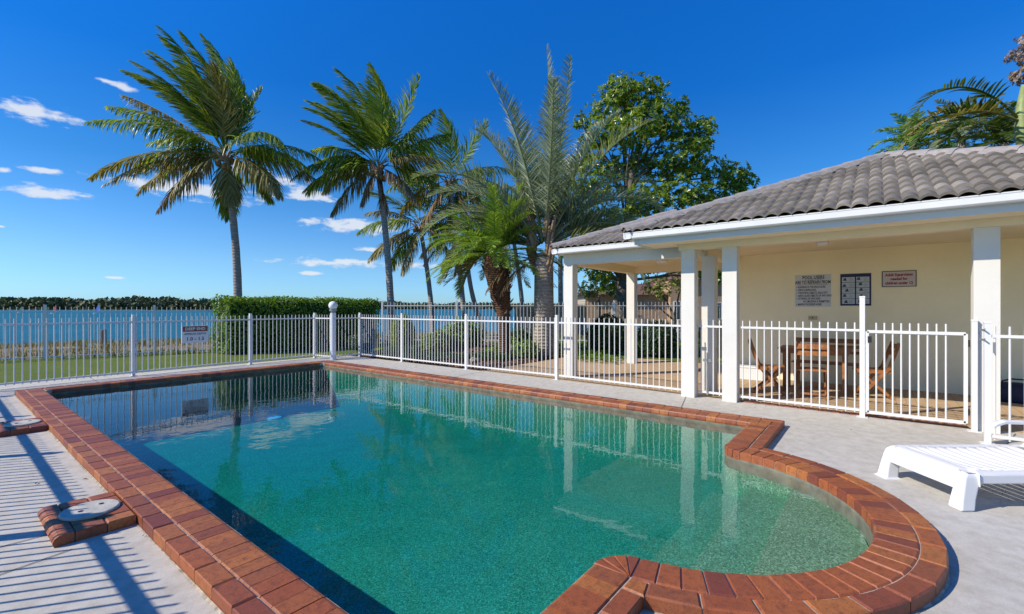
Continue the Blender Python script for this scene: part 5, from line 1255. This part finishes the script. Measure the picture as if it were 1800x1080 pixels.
rock('pale rock in the mulch at the foot of the pygmy palm', (11.2, 8.9, .08), .22, 1); rock('brown rock in the mulch left of the silver palm', (10.6, 8.3, .06), .18, 2); rock('small rock beside the garden fence post', (8.6, 8.0, .05), .13, 3)
tf = MB()
for i in range(60):
    p = Vector((7.62 + rn2.uniform(-.05, .06), 10.45 + rn2.uniform(-.1, .1), 0)); a = rn2.uniform(0, 6.28); d = Vector((math.cos(a) * .4, math.sin(a) * .4, 1)) * rn2.uniform(.08, .2); b = len(tf.v); s_ = Vector((-math.sin(a), math.cos(a), 0)) * .006
    tf.v += [tuple(p - s_), tuple(p + s_), tuple(p + d)]; tf.f.append((b, b + 1, b + 2))
tag(link('weed_tuft', tf.mesh('weed_tuft', M['lime_leaf'])), 'small green weed growing under the fence by the far deck edge', 'weed')

# tufts of dry grass on the foreshore
mb = MB()
for i in range(15000):
    x = rn2.uniform(-14, 24); s_in = rn2.uniform(3.0, 17.0); y = shore(x) - s_in * 1.11
    if math.sin(x * .8) * math.sin(s_in * .9 + x * .3) < -.25: continue
    z = gz(x, y); a = rn2.uniform(0, 6.28); h_ = rn2.uniform(.08, .28)
    for q in range(2):
        a2 = a + q * 1.9; d = Vector((math.cos(a2) * .5, math.sin(a2) * .5, 1)) * h_; w = Vector((-math.sin(a2), math.cos(a2), 0)) * .02; p = Vector((x, y, z - .02)); b = len(mb.v)
        mb.v += [tuple(p - w), tuple(p + w), tuple(p + d)]; mb.f.append((b, b + 1, b + 2))
link('dune_grass', mb.mesh('dune_grass', M['dry_grass']), kind='stuff')
bo = at(182, 20, 0); bo.z = gz(bo.x, bo.y)
mb = MB(); mb.lathe([(.10, -.2), (.10, .40), (.085, .44), (.001, .45)], bo.x, bo.y, 12); tag(link('bollard', mb.mesh('bollard', M['timber'])), 'short weathered timber bollard on the foreshore seen through the fence', 'bollard')

# ------------------------------------------------------------------ brick house and garden wall
hb = at(1150, 36, -.06); hr = thing('brick_house', 'tan brick house with brown roof beyond the boundary fence', 'house', hb, -YAW)
def hbx(x0, z0, x1, z1, y0, y1): m_ = MB(); m_.box(x0, y0, z0, x1, y1, z1); return m_
lpart('wall', hbx(-5.4, 0, 1.0, 2.45, 0, 7), M['house_brick'], hr); lpart('wall', hbx(1.002, 0, 8.0, 3.6, -.8, 7), M['house_brick'], hr)
rf = MB(); rf.add([(-5.8, -.45, 2.45), (1.0, -.45, 2.45), (1.0, 7.4, 2.45), (-5.8, 7.4, 2.45), (-2.5, 3.5, 3.5), (1.0, 3.5, 3.5)], [(0, 1, 5, 4), (2, 3, 4, 5), (3, 0, 4), (1, 2, 5), (3, 2, 1, 0)]); lpart('roof', rf, M['dark_tile'], hr)
rf = MB(); rf.add([(.9, -1.3, 3.6), (8.5, -1.3, 3.6), (8.5, 7.4, 3.6), (.9, 7.4, 3.6), (3.5, 3, 5.0), (6, 3, 5.0)], [(0, 1, 5, 4), (2, 3, 4, 5), (3, 0, 4), (1, 2, 5), (3, 2, 1, 0)]); lpart('roof', rf, M['dark_tile'], hr)
for (x, z0, w, h_, y) in ((-3.3, .75, .8, 1.0, 0), (1.3, .55, 1.0, 1.35, -.8), (4.2, .6, 1.4, 1.2, -.8)):
    fr = MB(); fr.box(x - .06, y - .04, z0 - .06, x + w + .06, y - .002, z0); fr.box(x - .06, y - .04, z0 + h_, x + w + .06, y - .002, z0 + h_ + .06); fr.box(x - .06, y - .04, z0, x, y - .002, z0 + h_); fr.box(x + w, y - .04, z0, x + w + .06, y - .002, z0 + h_); fr.box(x + w / 2 - .02, y - .035, z0, x + w / 2 + .02, y - .002, z0 + h_)
    f_ = lpart('window', fr, M['gutter'], hr); lpart('pane', hbx(x, z0, x + w / 2 - .02, z0 + h_, y - .02, y - .003), M['glass_dark'], f_); lpart('pane', hbx(x + w / 2 + .02, z0, x + w, z0 + h_, y - .02, y - .003), M['glass_dark'], f_)
gw = thing('garden_wall', 'low tan brick wall in the sun beyond the silver palm', 'wall', at(935, 27, -.06), -YAW)
lpart('wall', hbx(-1.0, 0, 3.2, 1.55, 0, .25), M['house_brick'], gw); lpart('cap', hbx(-1.04, 1.552, 3.24, 1.62, -.04, .29), M['rock'], gw)

# ------------------------------------------------------------------ far shore and boats
fm = MB(); rn3 = random.Random(9)
def tree_band(px, d, hgt):
    q = at(px, d, -.6); n_ = 30
    for i in range(n_):
        v_ = rvec(rn3); p = q + Vector((v_.x * 7, v_.y * 7, hgt * .5 + v_.z * hgt * .5)); s1_ = rvec(rn3) * rn3.uniform(1.0, 2.4); s2_ = s1_.cross(rvec(rn3)); b = len(fm.v)
        fm.v += [tuple(p - s1_), tuple(p + s2_), tuple(p + s1_), tuple(p - s2_)]; fm.f.append((b, b + 1, b + 2, b + 3))
for px in range(-150, 1420, 7):
    d = 420 + 260 * max(0, min(1, (px - 380) / 500)) + rn3.uniform(-10, 25)
    for r_ in range(3): tree_band(px + rn3.uniform(-5, 5), d + r_ * 10, (8.2 + 3.2 * rn3.random() + 1.3 * math.sin(px * .031) + .9 * math.sin(px * .11)) * (.82 if px > 500 else 1))
link('mangrove_forest', fm.mesh('mangrove_forest', M['far_leaf']), kind='stuff')
fs_ = MB(); P_ = []
for px in range(-160, 1430, 53):
    d = 415 + 260 * max(0, min(1, (px - 380) / 500)); P_.append((at(px, d, -.66), at(px, d + 25, 1.5), at(px, d + 420, 2.5)))
for a, b in zip(P_[:-1], P_[1:]): fs_.add([tuple(a[0]), tuple(b[0]), tuple(b[1]), tuple(a[1]), tuple(b[2]), tuple(a[2])], [(0, 1, 2, 3), (3, 2, 4, 5)])
struct('far_shore', fs_, M['hedge_core'])
for (px, d, hh_, mt, lab) in ((97, 150, 2.6, 'sail_red', 'small sailing dinghy with a red sail on the bay'), (172, 150, 2.7, 'sail_blue', 'small sailing dinghy with a blue sail on the bay'), (37, 180, 2.2, 'sail_green', 'small sailing dinghy with a dark green sail on the bay')):
    q = at(px, d, -.62); s_ = thing('sailing_dinghy', lab, 'boat', q, -YAW, 'sailing dinghies on the bay')
    h_ = MB(); st_ = []
    for (x, w, zb, zt) in ((-1.3, .45, -.05, .30), (-.5, .62, -.12, .28), (.5, .55, -.1, .32), (1.2, .25, .02, .38), (1.5, .03, .2, .42)): st_ += [(x, -w, zt), (x, -w * .7, zb), (x, w * .7, zb), (x, w, zt)]
    h_.add(st_, [(i * 4 + k, i * 4 + k + 1, i * 4 + 5 + k, i * 4 + 4 + k) for i in range(4) for k in range(3)] + [(i * 4 + 3, i * 4, i * 4 + 4, i * 4 + 7) for i in range(4)] + [(0, 3, 2, 1), (16, 17, 18, 19)]); lpart('hull', h_, M['plastic'], s_)
    h_ = MB(); h_.tube([(.3, 0, .2), (.3, 0, hh_ + .3)], .035, 6); lpart('mast', h_, M['steel'], s_)
    h_ = MB(); h_.add([(.27, 0, .5), (-1.15, .1, .55), (-.75, .18, hh_ * .55), (.24, 0, hh_ + .25), (-.35, .14, hh_ * .85), (-.35, .2, .6)], [(0, 5, 2, 4, 3), (5, 1, 2)]); o = lpart('sail', h_, M[mt], s_)
    so_ = o.modifiers.new('solid', 'SOLIDIFY'); so_.thickness = .02
